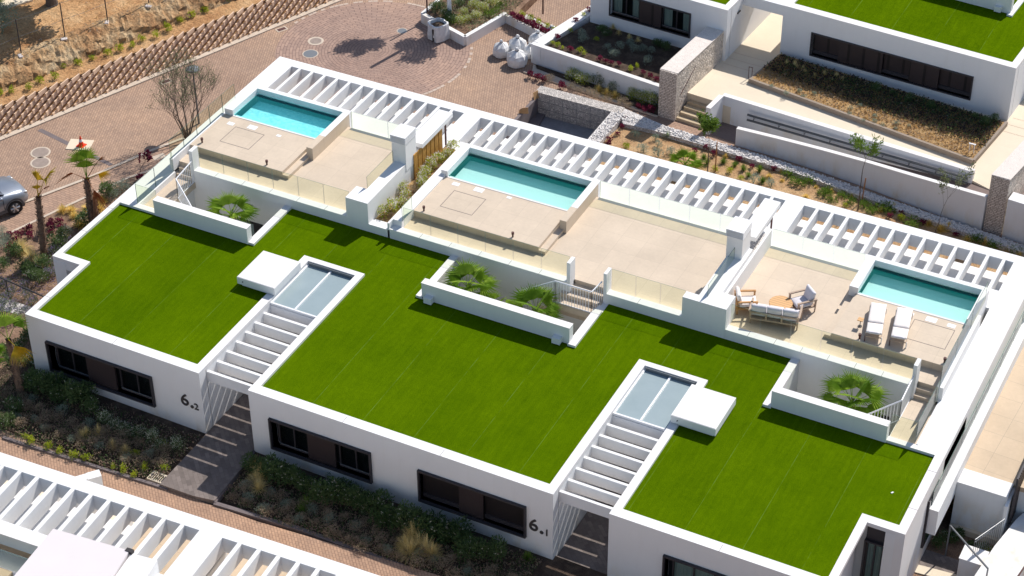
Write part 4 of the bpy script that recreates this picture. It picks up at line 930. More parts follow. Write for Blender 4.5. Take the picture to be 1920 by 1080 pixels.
# stone-chip border and gabions
b = MB(); b.box(HX0-.02, 12.15, 25.98, 26.55, -1.0, .27)
for i in range(1, 6): b.box(HX0+.68*i, HX0+.68*i+.012, 25.965, 25.985, -.92, .24, 1)
for zz in (-.55, -.15): b.box(HX0, 12.1, 25.965, 25.984, zz, zz+.012, 1)
one(b, 'gabion_wall', ['gabion', 'greymetal'], 'grey stone-filled gabion wall along the sunken dark yard', 'gabion', loc=(10, 26, 0))
b = MB(); b.box(11.75, 12.35, 20.4, 25.98, -1.0, .269); b.prism([(12.15, 25.98), (12.15, 26.55), (14.4, 26.05), (20.8, 25.62), (25.5, 24.98), (30.9, 24.35), (36, 23.6), (36, 23.1), (30.9, 23.85), (25.5, 24.5), (20.8, 25.14), (14.0, 25.5), (12.6, 25.4)], -1.0, .22)
one(b, 'stone_border', 'pebble', 'low border of white broken stones between back path and garden', 'stone border', loc=(20, 25.2, 0))
sb = MB()
def nearborder(t):
    P = [(12.1, 21.0), (12.1, 25.9), (14.3, 25.8), (20.8, 25.38), (25.5, 24.74), (30.9, 24.1), (35, 23.5)]; Ls = [4.9, 2.2, 6.5, 4.7, 5.4, 4.1]; t *= sum(Ls)
    for i, L_ in enumerate(Ls):
        if t < L_: u = t/L_; return (P[i][0]+(P[i+1][0]-P[i][0])*u, P[i][1]+(P[i+1][1]-P[i][1])*u)
        t -= L_
    return P[-1]
for i in range(2600):
    x, y = nearborder(random.random()); s_ = rnd(.018, .042); x += rnd(-.24, .24); y += rnd(-.24, .24)
    T = Matrix.Translation((x, y, .22+(.05 if x < 12.4 else 0)+rnd(0, .03))) @ Matrix.Rotation(rnd(0, 3), 4, Vector((rnd(-1, 1), rnd(-1, 1), 1)))
    sb.T = T; sb.box(-s_, s_, -s_*.8, s_*.8, -s_*.6, s_*.6)
sb.T = None
tag(sb.build('stone_chips', simple('white_chip', (.72, .69, .67), .8, .15, 9)), 'loose white stone chips heaped on the border behind the garden', 'stones', kind='stuff')
# planter kerb of the bark bed in front of the right rear house
b = MB(); b.wall((16.66, 30.0), (27.5, 28.1), .12, .8, 1.12); b.wall((27.5, 28.1), (27.92, 31.6), .12, .8, 1.121); b.wall((16.66, 30.0), (17.1, 32.6), .1, .8, 1.05)
struct('bed_edging', b, simple('taupe_edging', (.30, .24, .19), .8, .08, 3))
b = MB(); b.prism([(16.72, 30.05), (27.44, 28.2), (27.85, 31.6), (17.1, 32.66)], .5, 1.06); struct('bark_bed', b, 'bark')
b = MB()
for i in range(3): b.prism([loc2(LTm, .05, -.2+.55*i), loc2(LTm, 1.9, -.2+.55*i), loc2(LTm, 1.9, -.16+.55*i), loc2(LTm, .05, -.16+.55*i)], .85, .906)
for i in range(3): b.prism([loc2(RT, 10.95, -.9+.6*i), loc2(RT, 12.4, -.9+.6*i), loc2(RT, 12.4, -.86+.6*i), loc2(RT, 10.95, -.86+.6*i)], .85, .906)
struct('sun_streaks', b, 'sunstreak')  # pale floor strips painted as streaks of sun falling between overhead fins
b = MB()
for i in range(2): b.tube((16.5+i*.16, 30.3, .9), (16.5+i*.16, 30.3, 1.5), .016, n=6)
b.tube((16.48, 30.3, 1.5), (16.68, 30.3, 1.5), .016, n=6); one(b, 'bollard_frame', 'rust', 'little brown metal hoop at the corner of the bark bed', 'hoop', loc=(16.5, 30.3, .9))
b = MB()
for i in range(2): b.tube((27.15+i*.2, 28.6, 1.0), (27.15+i*.2, 28.6, 1.55), .014, n=6)
b.box(27.1, 27.4, 28.57, 28.63, 1.53, 1.56); one(b, 'garden_tap', 'whitemetal', 'thin pale metal hoop in the right corner of the bark bed', 'hoop', loc=(27.2, 28.6, 1))
# ------------------------------------------------------------------ top street planter, bins of soil, path behind
b = MB(); P = [(.30, 31.0), (.23, 29.55), (3.05, 28.55), (3.75, 31.35)]
for p, q in zip(P, P[1:]): b.wall(p, q, .2, -.1, .5)
b.wall((3.75, 31.35), (7.2, 30.2), .2, -.1, .42); 
one(b, 'planter_wall', 'white', 'low white wall around the street planter at top centre', 'planter wall', loc=(2, 29.5, 0))
b = MB(); b.prism([(.3, 38), (.32, 29.65), (3.0, 28.7), (3.75, 31.4), (7.2, 30.25), (7.25, 30.9), (4.2, 32.0), (4.2, 38)], -.1, .44); struct('planter_soil', b, 'redsoil')
b = MB(); b.prism([(4.6, 31.15), (7.1, 30.35), (7.15, 30.8), (4.7, 31.7)], .3, .46); struct('white_gravel', b, 'pebble')
# ------------------------------------------------------------------ east neighbour: terrace, wall, lower garden
EN = thing('east_villa', 'white villa terrace with tan tiles and glass parapet along the right edge', 'villa', (34, 12, 0))
b = MB(); b.box(32.52, 32.86, 6.0, 30, .9, 2.0); b.box(32.87, 34.62, 8.28, 9.05, -.72, 1.46); b.box(34.62, 34.72, 8.0, 9.05, -.7, 1.3); b.box(32.87, 40, 9.05, 30, -.72, 1.2)
b.build('wall', 'white', EN)
b = MB(); b.box(32.86, 38, 9.05, 30, 1.2, 1.4); b.build('terrace_deck', 'deck2', EN)
b = MB(); b.box(32.87, 34.6, 8.12, 8.28, -.72, -.45); b.build('plinth', 'landing', EN)
panes(EN, 'glass_guard', (32.56, 6.2), (32.56, 17.5), 2.0, 2.62, 7); panes(EN, 'glass_guard', (32.75, 17.7), (32.75, 27), 2.0, 2.8, 5)
b = MB(); b.box(34.78, 34.84, 8.4, 12, .2, 2.3); sc = b.build('slatted_screen', 'darkframe', EN)
b = MB()
for i in range(26): b.box(34.84, 34.86, 8.4+.14*i, 8.46+.14*i, .25, 2.25)
b.build('slats', 'shutter', sc)
b = MB(); b.prism([(34.3, 3.6), (34.7, 7.0), (35.0, 8.6), (36.3, 12.5), (37.4, 12.2), (36.2, 9.0), (35.9, 7.0), (35.6, 3.5)], -.9, .35)
EW = one(b, 'hedge_wall', 'white', 'broad white wall with a clipped hedge strip in the bottom right corner', 'wall', loc=(35, 7, 0))
b = MB(); b.prism([(35.35, 9.1), (35.75, 9.0), (36.9, 12.1), (36.5, 12.3)], .3, .4); b.build('soil', 'soil', EW)
b = MB(); b.box(33.8, 34.6, 6.0, 6.7, -.7, .25); b.box(33.78, 34.62, 5.98, 6.72, .25, .28); one(b, 'utility_box', 'white', 'low white box with a sunlit corner beside the lower garden path', 'utility box', loc=(34.2, 6.3, -.7))
b = MB(); p0, p1, p2 = Vector((34.15, 6.3, .9)), Vector((34.75, 7.7, .9)), Vector((34.95, 8.5, 1.1))
for z_ in (0, .12): b.tube(p0+Vector((0, 0, z_)), p1+Vector((0, 0, z_)), .018, n=6)
for t in range(14): q = p0+(p1-p0)*t/13; b.tube((q.x, q.y, -.6), (q.x, q.y, 1.02), .010, n=4)
one(b, 'gate', 'greymetal', 'grey barred metal gate beside the low white box', 'gate', loc=(34.4, 7, -.6))
b = MB(); b.tube((33.15, 6.9, .7), (34.9, 5.3, .9), .035, n=8); b.tube((33.15, 6.9, .7), (33.15, 6.9, -.7), .03, n=8); b.tube((34.9, 5.3, .9), (34.9, 5.3, -.6), .03, n=8)
one(b, 'handrail', 'greymetal', 'slanting grey handrail crossing the lower garden at bottom right', 'handrail', loc=(33.2, 6.9, -.7))
b = MB(); b.tube((35.75, 3.6, 1.3), (36.1, 6.2, 1.3), .03, n=8); b.tube((36.1, 6.2, 1.3), (36.6, 7.6, 1.35), .03, n=8); b.tube((35.75, 3.6, 1.3), (35.75, 3.6, .3), .025, n=8); b.tube((36.1, 6.2, 1.3), (36.1, 6.2, .3), .025, n=8)
one(b, 'handrail', 'rust', 'brown bent handrail along the broad white wall at the right edge', 'handrail', loc=(36, 6, .3))
# ------------------------------------------------------------------ embankment: block retaining wall, planting strip, cut bank, upper ground, fence
dd = (E2-E1).normalized(); nn = Vector((-dd.y, dd.x))
def bk(s, o): q = E1+dd*s+nn*o; return (q.x, q.y)
SL0, SL1 = -6, 34
RWL = thing('retaining_wall', 'stepped block retaining wall planted along the brick street', 'retaining wall', (*bk(10, .3), 0))
b = MB()
b.prism([bk(SL0, .2), bk(SL1, .2), bk(SL1, .8), bk(SL0, .8)], -.2, [.02, .02, 1.05, 1.05]); b.build('fill', 'earth', RWL)
b = MB()
for r in range(8):
    n = int((SL1-SL0)/.56)
    for i in range(n):
        s_ = SL0+.56*i+(.28 if r % 2 else 0)+rnd(-.01, .01); o = .20+.068*r; z0 = .02+r*.137
        c = bk(s_, o); a = math.atan2(dd.y, dd.x)+.40
        b.obox(c, .575, .055, z0-.06, z0+.14+rnd(-.012, .012), a+rnd(-.03, .03))
b.build('blocks', simple('tan_block', (.74, .53, .38), .9, .14, 3, bmp=.02), RWL)
def strip(name, prof, mat, amp, res=.35, kind='structure'):
    mb = MB(); n = int((SL1-SL0)/res); vs = []; fs = []; k = len(prof)
    for i in range(n+1):
        for j, (o, z_) in enumerate(prof):
            e = amp*(0 if j in (0, k-1) else 1); s_ = SL0+res*i
            w_ = math.sin(s_*1.7+j)*.5+math.sin(s_*4.3+j*2)*.5
            q = bk(s_, o+e*(w_*.5+rnd(-.5, .5))); vs.append((q[0], q[1], z_+e*.35*rnd(-1, 1)))
    for i in range(n):
        for j in range(k-1): fs.append((i*k+j, (i+1)*k+j, (i+1)*k+j+1, i*k+j+1))
    mb.add(vs, fs); return struct(name, mb, mat)
strip('planting_strip', [(.75, 1.08), (.95, 1.08), (1.2, 1.09), (1.5, 1.12), (1.62, 1.14)], 'earth', .03)
strip('cut_bank', [(1.6, 1.13), (1.66, 1.25), (1.74, 1.4), (1.86, 1.5), (2.0, 1.6), (2.2, 1.72), (2.45, 1.84), (2.7, 1.9), (3.0, 1.94)], 'bank', .16, .16)
strip('upper_field', [(2.95, 1.93), (3.4, 1.95), (4.5, 2.0), (8, 2.1), (16, 2.3), (60, 3.0)], 'earth', .06, .5)
b = MB(); b.prism([(-16.031, 18.712), (-15.267, 20.190), (-16.840, 20.539), (-17.681, 18.451)], 1.8, 2.13); struct('field_track', b, 'landing')
FN = thing('wire_fence', 'sagging wire fence on dark posts along the dry field edge', 'fence', (*bk(4, 2.75), 1.9))
posts = []
for i in range(-2, 12):
    s_ = 1.3+i*2.25; q = bk(s_, 2.85); posts.append(q); b = MB(); b.tube((q[0], q[1], 1.8), (q[0]+.02, q[1], 3.65), .028, n=6); b.build('post', 'darkmetal', FN)
b = MB()
for p, q in zip(posts, posts[1:]):
    for zz in (2.75, 3.6): 
        m_ = ((p[0]+q[0])/2, (p[1]+q[1])/2, zz-.05); b.tube((*p, zz), m_, .007, n=4, cap=False); b.tube(m_, (*q, zz), .007, n=4, cap=False)
b.build('wire', 'greymetal', FN)
for i, q in enumerate(posts[2:8]):
    b = MB(); b.soft(-.15, .15, -.09, .09, 0, .08, jit=.02); o = b.build('rock', simple('rock_pale%d' % i, (.68, .60, .55), .9, .1, 5)); o.location = (q[0]+.12, q[1]-.22, 1.86); o.rotation_euler = (0, 0, i*1.3)
    tag(o, 'pale flat rock at the foot of a fence post on the bank', 'rock', 'rocks below the wire fence')

M['lid'] = simple('worn_lid', (.30, .24, .205), .8, .12, 5)
# ------------------------------------------------------------------ furniture on the third terrace
def armchair(n, label, loc, rz, wm, cm, L=.78, sofa=False, group=None):
    t = thing(n, label, 'sofa' if sofa else 'armchair', loc, rz, group)   # faces local +x, width along y
    Wd = 1.85 if sofa else .74; D_ = .76; hw = Wd/2
    f = MB(); f.box(-D_/2, D_/2, -hw+.06, hw-.06, .20, .26); f.box(-D_/2-.02, -D_/2+.03, -hw+.05, hw-.05, .50, .56); f.box(-D_/2-.02, -D_/2+.03, -hw+.05, hw-.05, .2, .27)
    nb = 4 if sofa else 2
    for i in range(nb): yy = -hw+.08+(2*hw-.16)*i/(nb-1); f.box(-D_/2-.02, -D_/2+.03, yy-.03, yy+.03, .27, .5)
    f.build('frame', wm, t, local=True)
    for s in (-1, 1):
        a = MB(); yy = s*(hw-.03)
        a.box(-D_/2-.02, D_/2, yy-.035, yy+.035, .54, .59); a.box(D_/2-.07, D_/2-.01, yy-.03, yy+.03, .27, .54)
        a.prism([(D_/2-.07, yy-.03), (D_/2-.01, yy-.03), (D_/2-.01, yy+.03), (D_/2-.07, yy+.03)], 0, .27); a.build('arm', wm, t, local=True)
        b = MB(); b.tube((-D_/2+.03, yy*.95, 0), (-D_/2, yy*.97, .56), .028, n=6); b.build('leg', wm, t, local=True)
    k = 3 if sofa else 1; cw = (Wd-.14)/k
    for i in range(k):
        y0 = -hw+.07+cw*i; c = MB(); c.soft(-D_/2+.12, D_/2-.01, y0+.005, y0+cw-.005, .26, .42); c.build('seat_cushion', cm, t, local=True, smooth=True)
        T = Matrix.Translation((-D_/2+.10, 0, .60)) @ Matrix.Rotation(R(-14), 4, 'Y')
        c = MB(); c.soft(-.24, .24, y0+.005, y0+cw-.005, -.085, .085, T=T @ Matrix.Rotation(R(90), 4, 'Y')); c.build('back_cushion', cm, t, local=True, smooth=True)
    return t
armchair('armchair', 'reddish teak armchair with cream cushions beside the white wall corner', (23.62, 11.72, 3.33), R(28), 'wood', 'cushion')
armchair('armchair', 'pale teak armchair with grey cushions turned toward the round table, nearest the pool', (25.45, 12.62, 3.33), R(228), 'wood2', 'cushgrey')
armchair('sofa', 'three seat teak sofa with its slatted back against the glass parapet', (24.82, 11.55, 3.33), R(101.8), 'wood2', 'cushgrey', sofa=True)
t = thing('coffee_table', 'round slatted teak coffee table between the sofa and the armchairs', 'table', (24.79, 12.16, 3.33))
b = MB(); b.lathe((0, 0, 0), [(.42, .34), (.43, .35), (.43, .375), (.42, .385)], 32); b.build('tabletop', 'tabletop', t, local=True)
for i in range(4):
    a_ = R(45+90*i); b = MB(); b.obox((.27*math.cos(a_), .27*math.sin(a_)), .10, .035, 0, .34, a_); b.build('leg', 'wood', t, local=True)
def lounger(label, loc, rz):
    t = thing('sun_lounger', label, 'sun lounger', loc, rz, 'sun loungers beside the third pool')   # long axis local +x (far end), near end is the head frame
    f = MB(); 
    for s in (-1, 1): f.box(-.92, .92, s*.27-.02, s*.27+.02, .22, .26)
    for x in (-.92, -.3, .3, .9): f.box(x, x+.03, -.27, .27, .22, .25)
    f.build('frame', 'wood2', t, local=True)
    for x in (-.9, .85):
        for s in (-1, 1): l_ = MB(); l_.box(x-.02, x+.03, s*.29-.018, s*.29+.018, 0, .24); l_.build('leg', 'whitemetal' if s < 0 else 'rust', t, local=True)
    c = MB(); c.soft(-.22, .95, -.285, .285, .26, .37); c.build('seat_cushion', 'cushion', t, local=True, smooth=True)
    T = Matrix.Translation((-.24, 0, .26)) @ Matrix.Rotation(R(5), 4, 'Y')
    c = MB(); c.soft(-.64, -.01, -.285, .285, .0, .11, T=T); c.build('back_cushion', 'cushion', t, local=True, smooth=True)
    c = MB(); c.soft(-.70, -.60, -.20, .20, .05, .14, T=T); c.build('head_roll', 'cushgrey', t, local=True, smooth=True)
    return t
lounger('cream sun lounger by the third pool, left one with the little yellow side table', (28.28, 12.45, 3.63), R(103))
lounger('cream sun lounger by the third pool, right one next to the square floor hatch', (29.18, 12.60, 3.63), R(101))
t = thing('side_table', 'tiny square yellow wood side table left of the sun loungers', 'side table', (27.78, 12.22, 3.63)); b = MB(); b.box(-.1, .1, -.1, .1, .30, .33); b.build('tabletop', 'tabletop', t, local=True)
b = MB(); b.box(-.09, .09, -.015, .015, .28, .30); b.tube((0, 0, 0), (0, 0, .28), .015, n=6); b.lathe((0, 0, 0), [(.08, 0), (.08, .015)], 12); b.build('stand', 'darkmetal', t, local=True)
# ------------------------------------------------------------------ street things
def manhole(x, y, r, ringr, label):
    b = MB(); b.lathe((x, y, 0), [(ringr, .004), (ringr, .009)], 28, 1); b.lathe((x, y, 0), [(r, .008), (r, .014)], 28, 0)
    one(b, 'manhole_cover', ['greymetal' if 'dark' in label else 'lid', 'kerb'], label, 'manhole cover', loc=(x, y, 0))
p = (-3.456, 25.794); manhole(*p, .27, .38, 'round manhole cover set in a pale ring, upper one on the turning circle')
p = (-3.075, 24.688); manhole(*p, .33, .38, 'dark grey manhole cover just above the corner of the white pergola')
p = (-9.299, 12.410); manhole(*p, .36, .44, 'manhole cover in the street left of the traffic cone, the farther of two')
p = (-8.815, 11.773); manhole(*p, .36, .44, 'manhole cover in the street nearest the tall palms')
p = (-0.263, 28.406); manhole(*p, .22, .26, 'small dark manhole cover under the tree shadow')
for i, (px_, lab) in enumerate((((-5.478, 26.008), 'dark drain grate at the street kerb near the top'), ((-7.735, 19.672), 'dark drain grate at the street kerb behind the bare tree'), ((2.719, 28.723), 'dark drain grate at the corner of the street planter wall'), ((-4.480, 14.419), 'square paved cover in the sidewalk beside the building corner'))):
    b = MB(); a_ = R(62 if i != 2 else -18); b.obox(px_, .55, .34, .0, .009, a_, 1); b.obox(px_, .42, .22, .0, .014, a_, 0)
    one(b, 'drain_grate', ['rust' if i != 3 else 'kerb', 'kerb'], lab, 'drain grate', loc=(*px_, 0))
p = (7.366, -2.647); b = MB(); b.obox(p, .75, .45, .1, .2, 0, 1)
for i in range(8): b.obox((p[0]-.28+i*.08, p[1]), .045, .3, .19, .212, 0, 0)
one(b, 'drain_grate', ['darkmetal', 'landing'], 'dark slotted drain grate in a pale frame beside the front path', 'drain grate', loc=(*p, .18))
p = (-8.109, 13.651); b = MB(); b.obox(p, 1.05, .8, 0, .03, R(20)); one(b, 'steel_plate', 'landing', 'pale flat board lying in the street under the traffic cone', 'board', loc=(*p, 0))
p = (31.437, 5.134); b = MB(); b.obox(p, .09, .05, 3.0, 3.02, R(60)); one(b, 'paper_scrap', 'cap', 'tiny white scrap lying on the right turf roof', 'scrap', loc=(*p, 3.0))
t = thing('traffic_cone', 'orange traffic cone with a white band standing on the pale board', 'traffic cone', (*(-7.995, 13.613), .03)); b = MB(); b.box(-.17, .17, -.17, .17, 0, .03); b.lathe((0, 0, 0), [(.13, .03), (.085, .22)], 14, 0, False); b.lathe((0, 0, 0), [(.06, .34), (.02, .5), (.015, .51)], 14); b.build('cone', 'orange', t, local=True)
b = MB(); b.lathe((0, 0, 0), [(.086, .22), (.06, .34)], 14, 0, False); b.build('band', 'whitemetal', t, local=True)
LP = thing('street_lamp', 'slender street lamp with a flat grey round head behind the bare tree', 'street lamp', (-4.4, 17.4, 0)); b = MB(); b.tube((0, 0, 0), (0, 0, 2.8), .05, .035, 10); b.build('pole', 'greymetal', LP, local=True)
b = MB(); b.lathe((0, 0, 2.8), [(.05, -.12), (.30, -.03), (.32, 0), (.28, .05), (.05, .08)], 20); b.build('lamp_head', 'greymetal', LP, local=True)
p = (1.430, 30.030); t = thing('street_lamp', 'thick white pole rising from the street planter beside the open sack', 'pole', (*p, .4)); b = MB(); b.tube((0, 0, 0), (0, 0, 5), .11, .09, 12); b.build('pole', 'whitemetal', t, local=True)
for px_, lab in (((0.328, 29.825), 'brown slender post at the left corner of the street planter'), ((5.323, 32.167), 'brown slender post standing in the red plants near the raised wall')):
    b = MB(); b.tube((0, 0, 0), (0, 0, 2.2), .04, n=8); o = b.build('garden_post', 'rust'); o.location = (*px_, .4); tag(o, lab, 'post')
def bagmesh(r, h, tie=True):
    b = MB(); N = 20; prof = [(.75, 0), (.98, .08), (1.05, .3), (1.02, .55), (.85, .75), (.5, .9), (.16, 1.0), (.2, 1.12), (.12, 1.2)] if tie else [(.85, 0), (1.0, .06), (1.06, .4), (1.0, .8), (.98, 1.0), (.82, 1.02), (.78, .8)]
    ph = [rnd(0, 6) for _ in range(4)]; vs = []
    for j, (k, z_) in enumerate(prof):
        for i in range(N):
            a_ = 2*math.pi*i/N; sq = 1+.10*math.cos(4*a_+ph[0]) if not tie else 1; amp = .04+.10*(z_ > .6 and tie)
            rr = r*k*sq*(1+amp*math.sin(7*a_+ph[1])+amp*.8*math.sin(11*a_+ph[2]+z_*3)+rnd(-.02, .02)); vs.append((rr*math.cos(a_), rr*math.sin(a_), h*z_+rnd(-.01, .01)))
    fs = [(j*N+i, j*N+(i+1) % N, (j+1)*N+(i+1) % N, (j+1)*N+i) for j in range(len(prof)-1) for i in range(N)]; fs.append(tuple(range(N-1, -1, -1)))
    if tie: fs.append(tuple((len(prof)-1)*N+i for i in range(N)))
    b.add(vs, fs); return b
t = thing('bulk_bag', 'open white bulk bag full of dark soil against the street planter wall', 'bulk bag', (1.62, 28.55, 0)); bagmesh(.46, .85, False).build('sack', 'bag', t, local=True, smooth=False)
b = MB(); b.lathe((0, 0, 0), [(.37, .70), (.2, .74), (.02, .76)], 14); b.build('soil_fill', 'darksoil', t, local=True)
b = MB(); b.box(-.05, .05, -.51, -.50, .1, .75); b.build('strap', 'darkmetal', t, local=True)
labs = ['tied white sack on the paving, leftmost of the heap', 'tied white sack nearest the camera at the front of the heap', 'tied white sack in the middle of the heap behind the front one', 'tied white sack right of the middle, touching the raised wall', 'slumped white sack with a dark opening at the back of the heap', 'white sack lying farthest back beside the red plants']
for (x, y, r_, h_), lab in zip(((4.98, 28.5, .38, .7), (6.0, 28.1, .46, .75), (5.55, 29.05, .42, .8), (6.22, 29.0, .34, .6), (6.15, 29.95, .42, .75), (6.35, 31.0, .42, .55)), labs):
    t = thing('sack', lab, 'sack', (x, y, 0), rnd(0, 6), 'heap of white sacks'); bagmesh(r_, h_).build('bag', 'bag', t, local=True)
    b = MB(); b.lathe((0, 0, 0), [(r_*.2, h_*.97), (r_*.2, h_*1.03)], 10); b.build('tie', 'darkmetal', t, local=True)
for px_, a_, lab, g_ in (((8.151, 25.830), 1.2, 'brown plywood sheet leaning on the end of the stone gabion', 1), ((8.212, 24.478), .4, 'folded brown cardboard piece on the paving by the sunken yard', 0)):
    b = MB(); b.add([(-.3, 0, 0), (.3, .05, 0), (.25, .2, .55), (-.2, .2, .5)] + [(x+.02, y+.03, z) for x, y, z in [(-.3, 0, 0), (.3, .05, 0), (.25, .2, .55), (-.2, .2, .5)]], [(0, 1, 2, 3), (7, 6, 5, 4), (0, 4, 5, 1), (1, 5, 6, 2), (2, 6, 7, 3), (3, 7, 4, 0)])
    if not g_: b.add([(-.3, 0, 0), (-.55, .1, .0), (-.5, .12, .35), (-.2, .2, .5)], [(0, 1, 2, 3)])
    o = b.build('board', 'ply'); o.scale = (.62, .62, .62) if g_ else (.5, .5, .5); o.location = (*px_, .01); o.rotation_euler = (0, 0, a_); tag(o, lab, 'board')
# ------------------------------------------------------------------ car
ca = R(66); cw_ = Vector((-7.45, 8.25)); cc = cw_-Vector((1.28*math.cos(ca)+.80*math.sin(ca), 1.28*math.sin(ca)-.80*math.cos(ca)))
CAR = thing('parked_car', 'silver compact hatchback with black wheel arches parked at the left edge of the street', 'car', (cc.x, cc.y, 0), ca)
def carloft(secs, name, mat, parent=CAR, smooth=True):
    # secs: (x, [(y, z) half profile from bottom centre outwards to top centre])
    b = MB(); k = len(secs[0][1]); vs = []
    for x, P in secs:
        full = [(y, z) for y, z in P]+[(-y, z) for y, z in P[::-1]]
        vs += [(x, y, z) for y, z in full]
    n = 2*k; fs = [(i*n+j, i*n+(j+1) % n, (i+1)*n+(j+1) % n, (i+1)*n+j) for i in range(len(secs)-1) for j in range(n)]
    fs += [tuple(range(n))[::-1], tuple((len(secs)-1)*n+j for j in range(n))]; b.add(vs, fs)
    o = b.build(name, mat, parent, local=True, smooth=smooth); 
    me = o.data; bm = bmesh.new(); bm.from_mesh(me); bmesh.ops.recalc_face_normals(bm, faces=bm.faces); bm.to_mesh(me); bm.free()
    return o
def bodysec(x, w, zb, zs, zt, wt): return (x, [(.0, zb), (w*.9, zb), (w, zb+.12), (w*1.01, (zb+zs)/2), (w*.98, zs), (wt, zt), (0, zt+.03)])
bo = carloft([bodysec(-2.0, .74, .35, .80, .95, .6), bodysec(-1.9, .86, .28, .85, 1.0, .72), bodysec(-1.0, .89, .25, .90, 1.02, .80), bodysec(0, .89, .25, .90, 1.02, .80), bodysec(.75, .89, .25, .90, 1.04, .76), bodysec(1.3, .89, .27, .88, .98, .68), bodysec(1.75, .86, .28, .82, .90, .60), bodysec(1.98, .76, .30, .70, .80, .5), bodysec(2.08, .60, .34, .62, .68, .42)], 'body', 'carpaint')
carloft([(-1.75, [(0, .98), (.72, .98), (.70, 1.05), (.62, 1.15), (0, 1.17)]), (-1.3, [(0, 1.0), (.78, 1.0), (.76, 1.1), (.62, 1.44), (0, 1.5)]), (-.2, [(0, 1.0), (.79, 1.0), (.78, 1.1), (.64, 1.52), (0, 1.58)]), (.25, [(0, 1.0), (.78, 1.0), (.76, 1.08), (.62, 1.42), (0, 1.48)]), (.98, [(0, 1.0), (.74, 1.0), (.73, 1.02), (.66, 1.04), (0, 1.08)])], 'windows', 'carglass')
carloft([(-1.5, [(0, 1.40), (.58, 1.38), (.58, 1.42), (.4, 1.46), (0, 1.48)]), (-1.2, [(0, 1.47), (.62, 1.45), (.63, 1.47), (.5, 1.52), (0, 1.54)]), (-.2, [(0, 1.55), (.64, 1.53), (.65, 1.55), (.5, 1.60), (0, 1.62)]), (.22, [(0, 1.46), (.63, 1.44), (.63, 1.46), (.5, 1.51), (0, 1.53)])], 'roof', 'carpaint')
for s in (-1, 1):
    b = MB(); b.tube((.25, s*.63, 1.46), (.98, s*.74, 1.04), .035, .035, 6); b.build('pillar', 'carpaint', CAR, local=True)
    b = MB(); b.soft(.62, .76, s*.98-.10, s*.98+.10, 1.0, 1.13); b.build('mirror', 'carpaint', CAR, local=True, smooth=True)
    b = MB(); b.soft(1.72, 2.0, s*.62-.14, s*.62+.14, .70, .82); b.build('headlight', 'chrome', CAR, local=True, smooth=True)
    b = MB(); b.box(-1.6, 1.75, s*.885-.012, s*.885+.012, .24, .40); b.build('sill', 'cardark', CAR, local=True)
    for x in (-1.25, 1.28):
        b = MB(); N = 24
        for i in range(N//2+2):
            a0 = -.26+math.pi*1.16*i/(N//2+1)-.0; 
            if i <= N//2: 
                a1 = -.26+math.pi*1.16*(i+1)/(N//2+1); P_ = [(x+r_*math.cos(a_), s*.905, .34+r_*math.sin(a_)) for r_, a_ in ((.36, a0), (.44, a0), (.44, a1), (.36, a1))]
                b.add(P_, [(0, 1, 2, 3) if s > 0 else (3, 2, 1, 0)])
        b.lathe((0, 0, 0), [(.01, 0), (.011, 0)], 3); b.build('wheel_arch', 'cardark', CAR, local=True)
        w_ = MB(); w_.tube((x, s*.70, .34), (x, s*.915, .34), .335, n=28); wo = w_.build('wheel', 'black', CAR, local=True)
        w_ = MB(); w_.tube((x, s*.90, .34), (x, s*.922, .34), .225, n=24)
        w_.build('rim', 'cardark', wo, local=True)
        w_ = MB()
        for i in range(6): a_ = i*math.pi/3; w_.tube((x, s*.93, .34), (x+.20*math.cos(a_), s*.93, .34+.20*math.sin(a_)), .032, .045, 6)
        w_.tube((x, s*.91, .34), (x, s*.94, .34), .055, n=12); w_.build('spokes', 'chrome', wo, local=True)
b = MB(); b.box(2.0, 2.1, -.5, .5, .34, .52); b.build('grille', 'cardark', CAR, local=True)
b = MB(); b.box(-.35, -.33, -.90, -.895, .45, .98); b.box(.82, .84, -.90, -.895, .45, .95); b.build('door_gap', 'black', CAR, local=True)
b = MB(); b.box(-.25, -.08, -.915, -.90, .82, .85); b.build('door_handle', 'carpaint', CAR, local=True)

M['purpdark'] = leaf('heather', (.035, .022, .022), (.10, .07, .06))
# ------------------------------------------------------------------ palms
palm('fan palm with split green crown rising in the right courtyard beside the steps', (28.72, 8.9, .2), 2.75, 15, .82, .62, tr=.13, yel=0, dry=1)
palm('fan palm in the middle courtyard, the fuller left one', (13.76, 8.75, .2), 2.75, 14, .8, .5, tr=.12)
palm('fan palm in the middle courtyard, right one in front of the white railing', (16.55, 8.75, .2), 2.6, 14, .8, .5, tr=.12)
palm('low pale fan palm frond between the two fuller ones in the middle courtyard', (14.95, 8.7, .2), 2.25, 5, .5, .35, tr=.08)
palm('fan palm in the left courtyard near the stair railing', (3.28, 8.75, .2), 2.75, 13, .8, .5, tr=.12)
palm('tall ragged palm with two upright browning fronds, nearest the parked car', (-4.47, 6.32, .05), 3.0, 0, .55, .6, lean=(.25, 0), tr=.13,
     spec=[('palmyellow', 1.3, 1.45, .75, 0.72), ('palmyellow', .3, 1.15, 1.0, 0.81), ('palmdry', .2, 1.0, .5, 0.45), ('palmyellow', 2.2, 1.5, .35, 0.39)])
palm('ragged palm with green top fronds and hanging dead leaves beside the turf roof edge', (-4.0, 9.0, .05), 2.3, 0, .5, .6, lean=(.05, 0), tr=.14,
     spec=[('palm', 2.6, 1.15, .75, 0.81), ('palm', 1.6, 1.35, .9, 0.72), ('palmyellow', .2, .55, .65, 0.55), ('palmdry', 3.0, -.05, .75, 1.04), ('palmdry', -.6, -.05, .8, 1.17), ('palmdry', .9, .9, .9, 0.45), ('palm', 2.2, 1.4, .5, 0.65)])
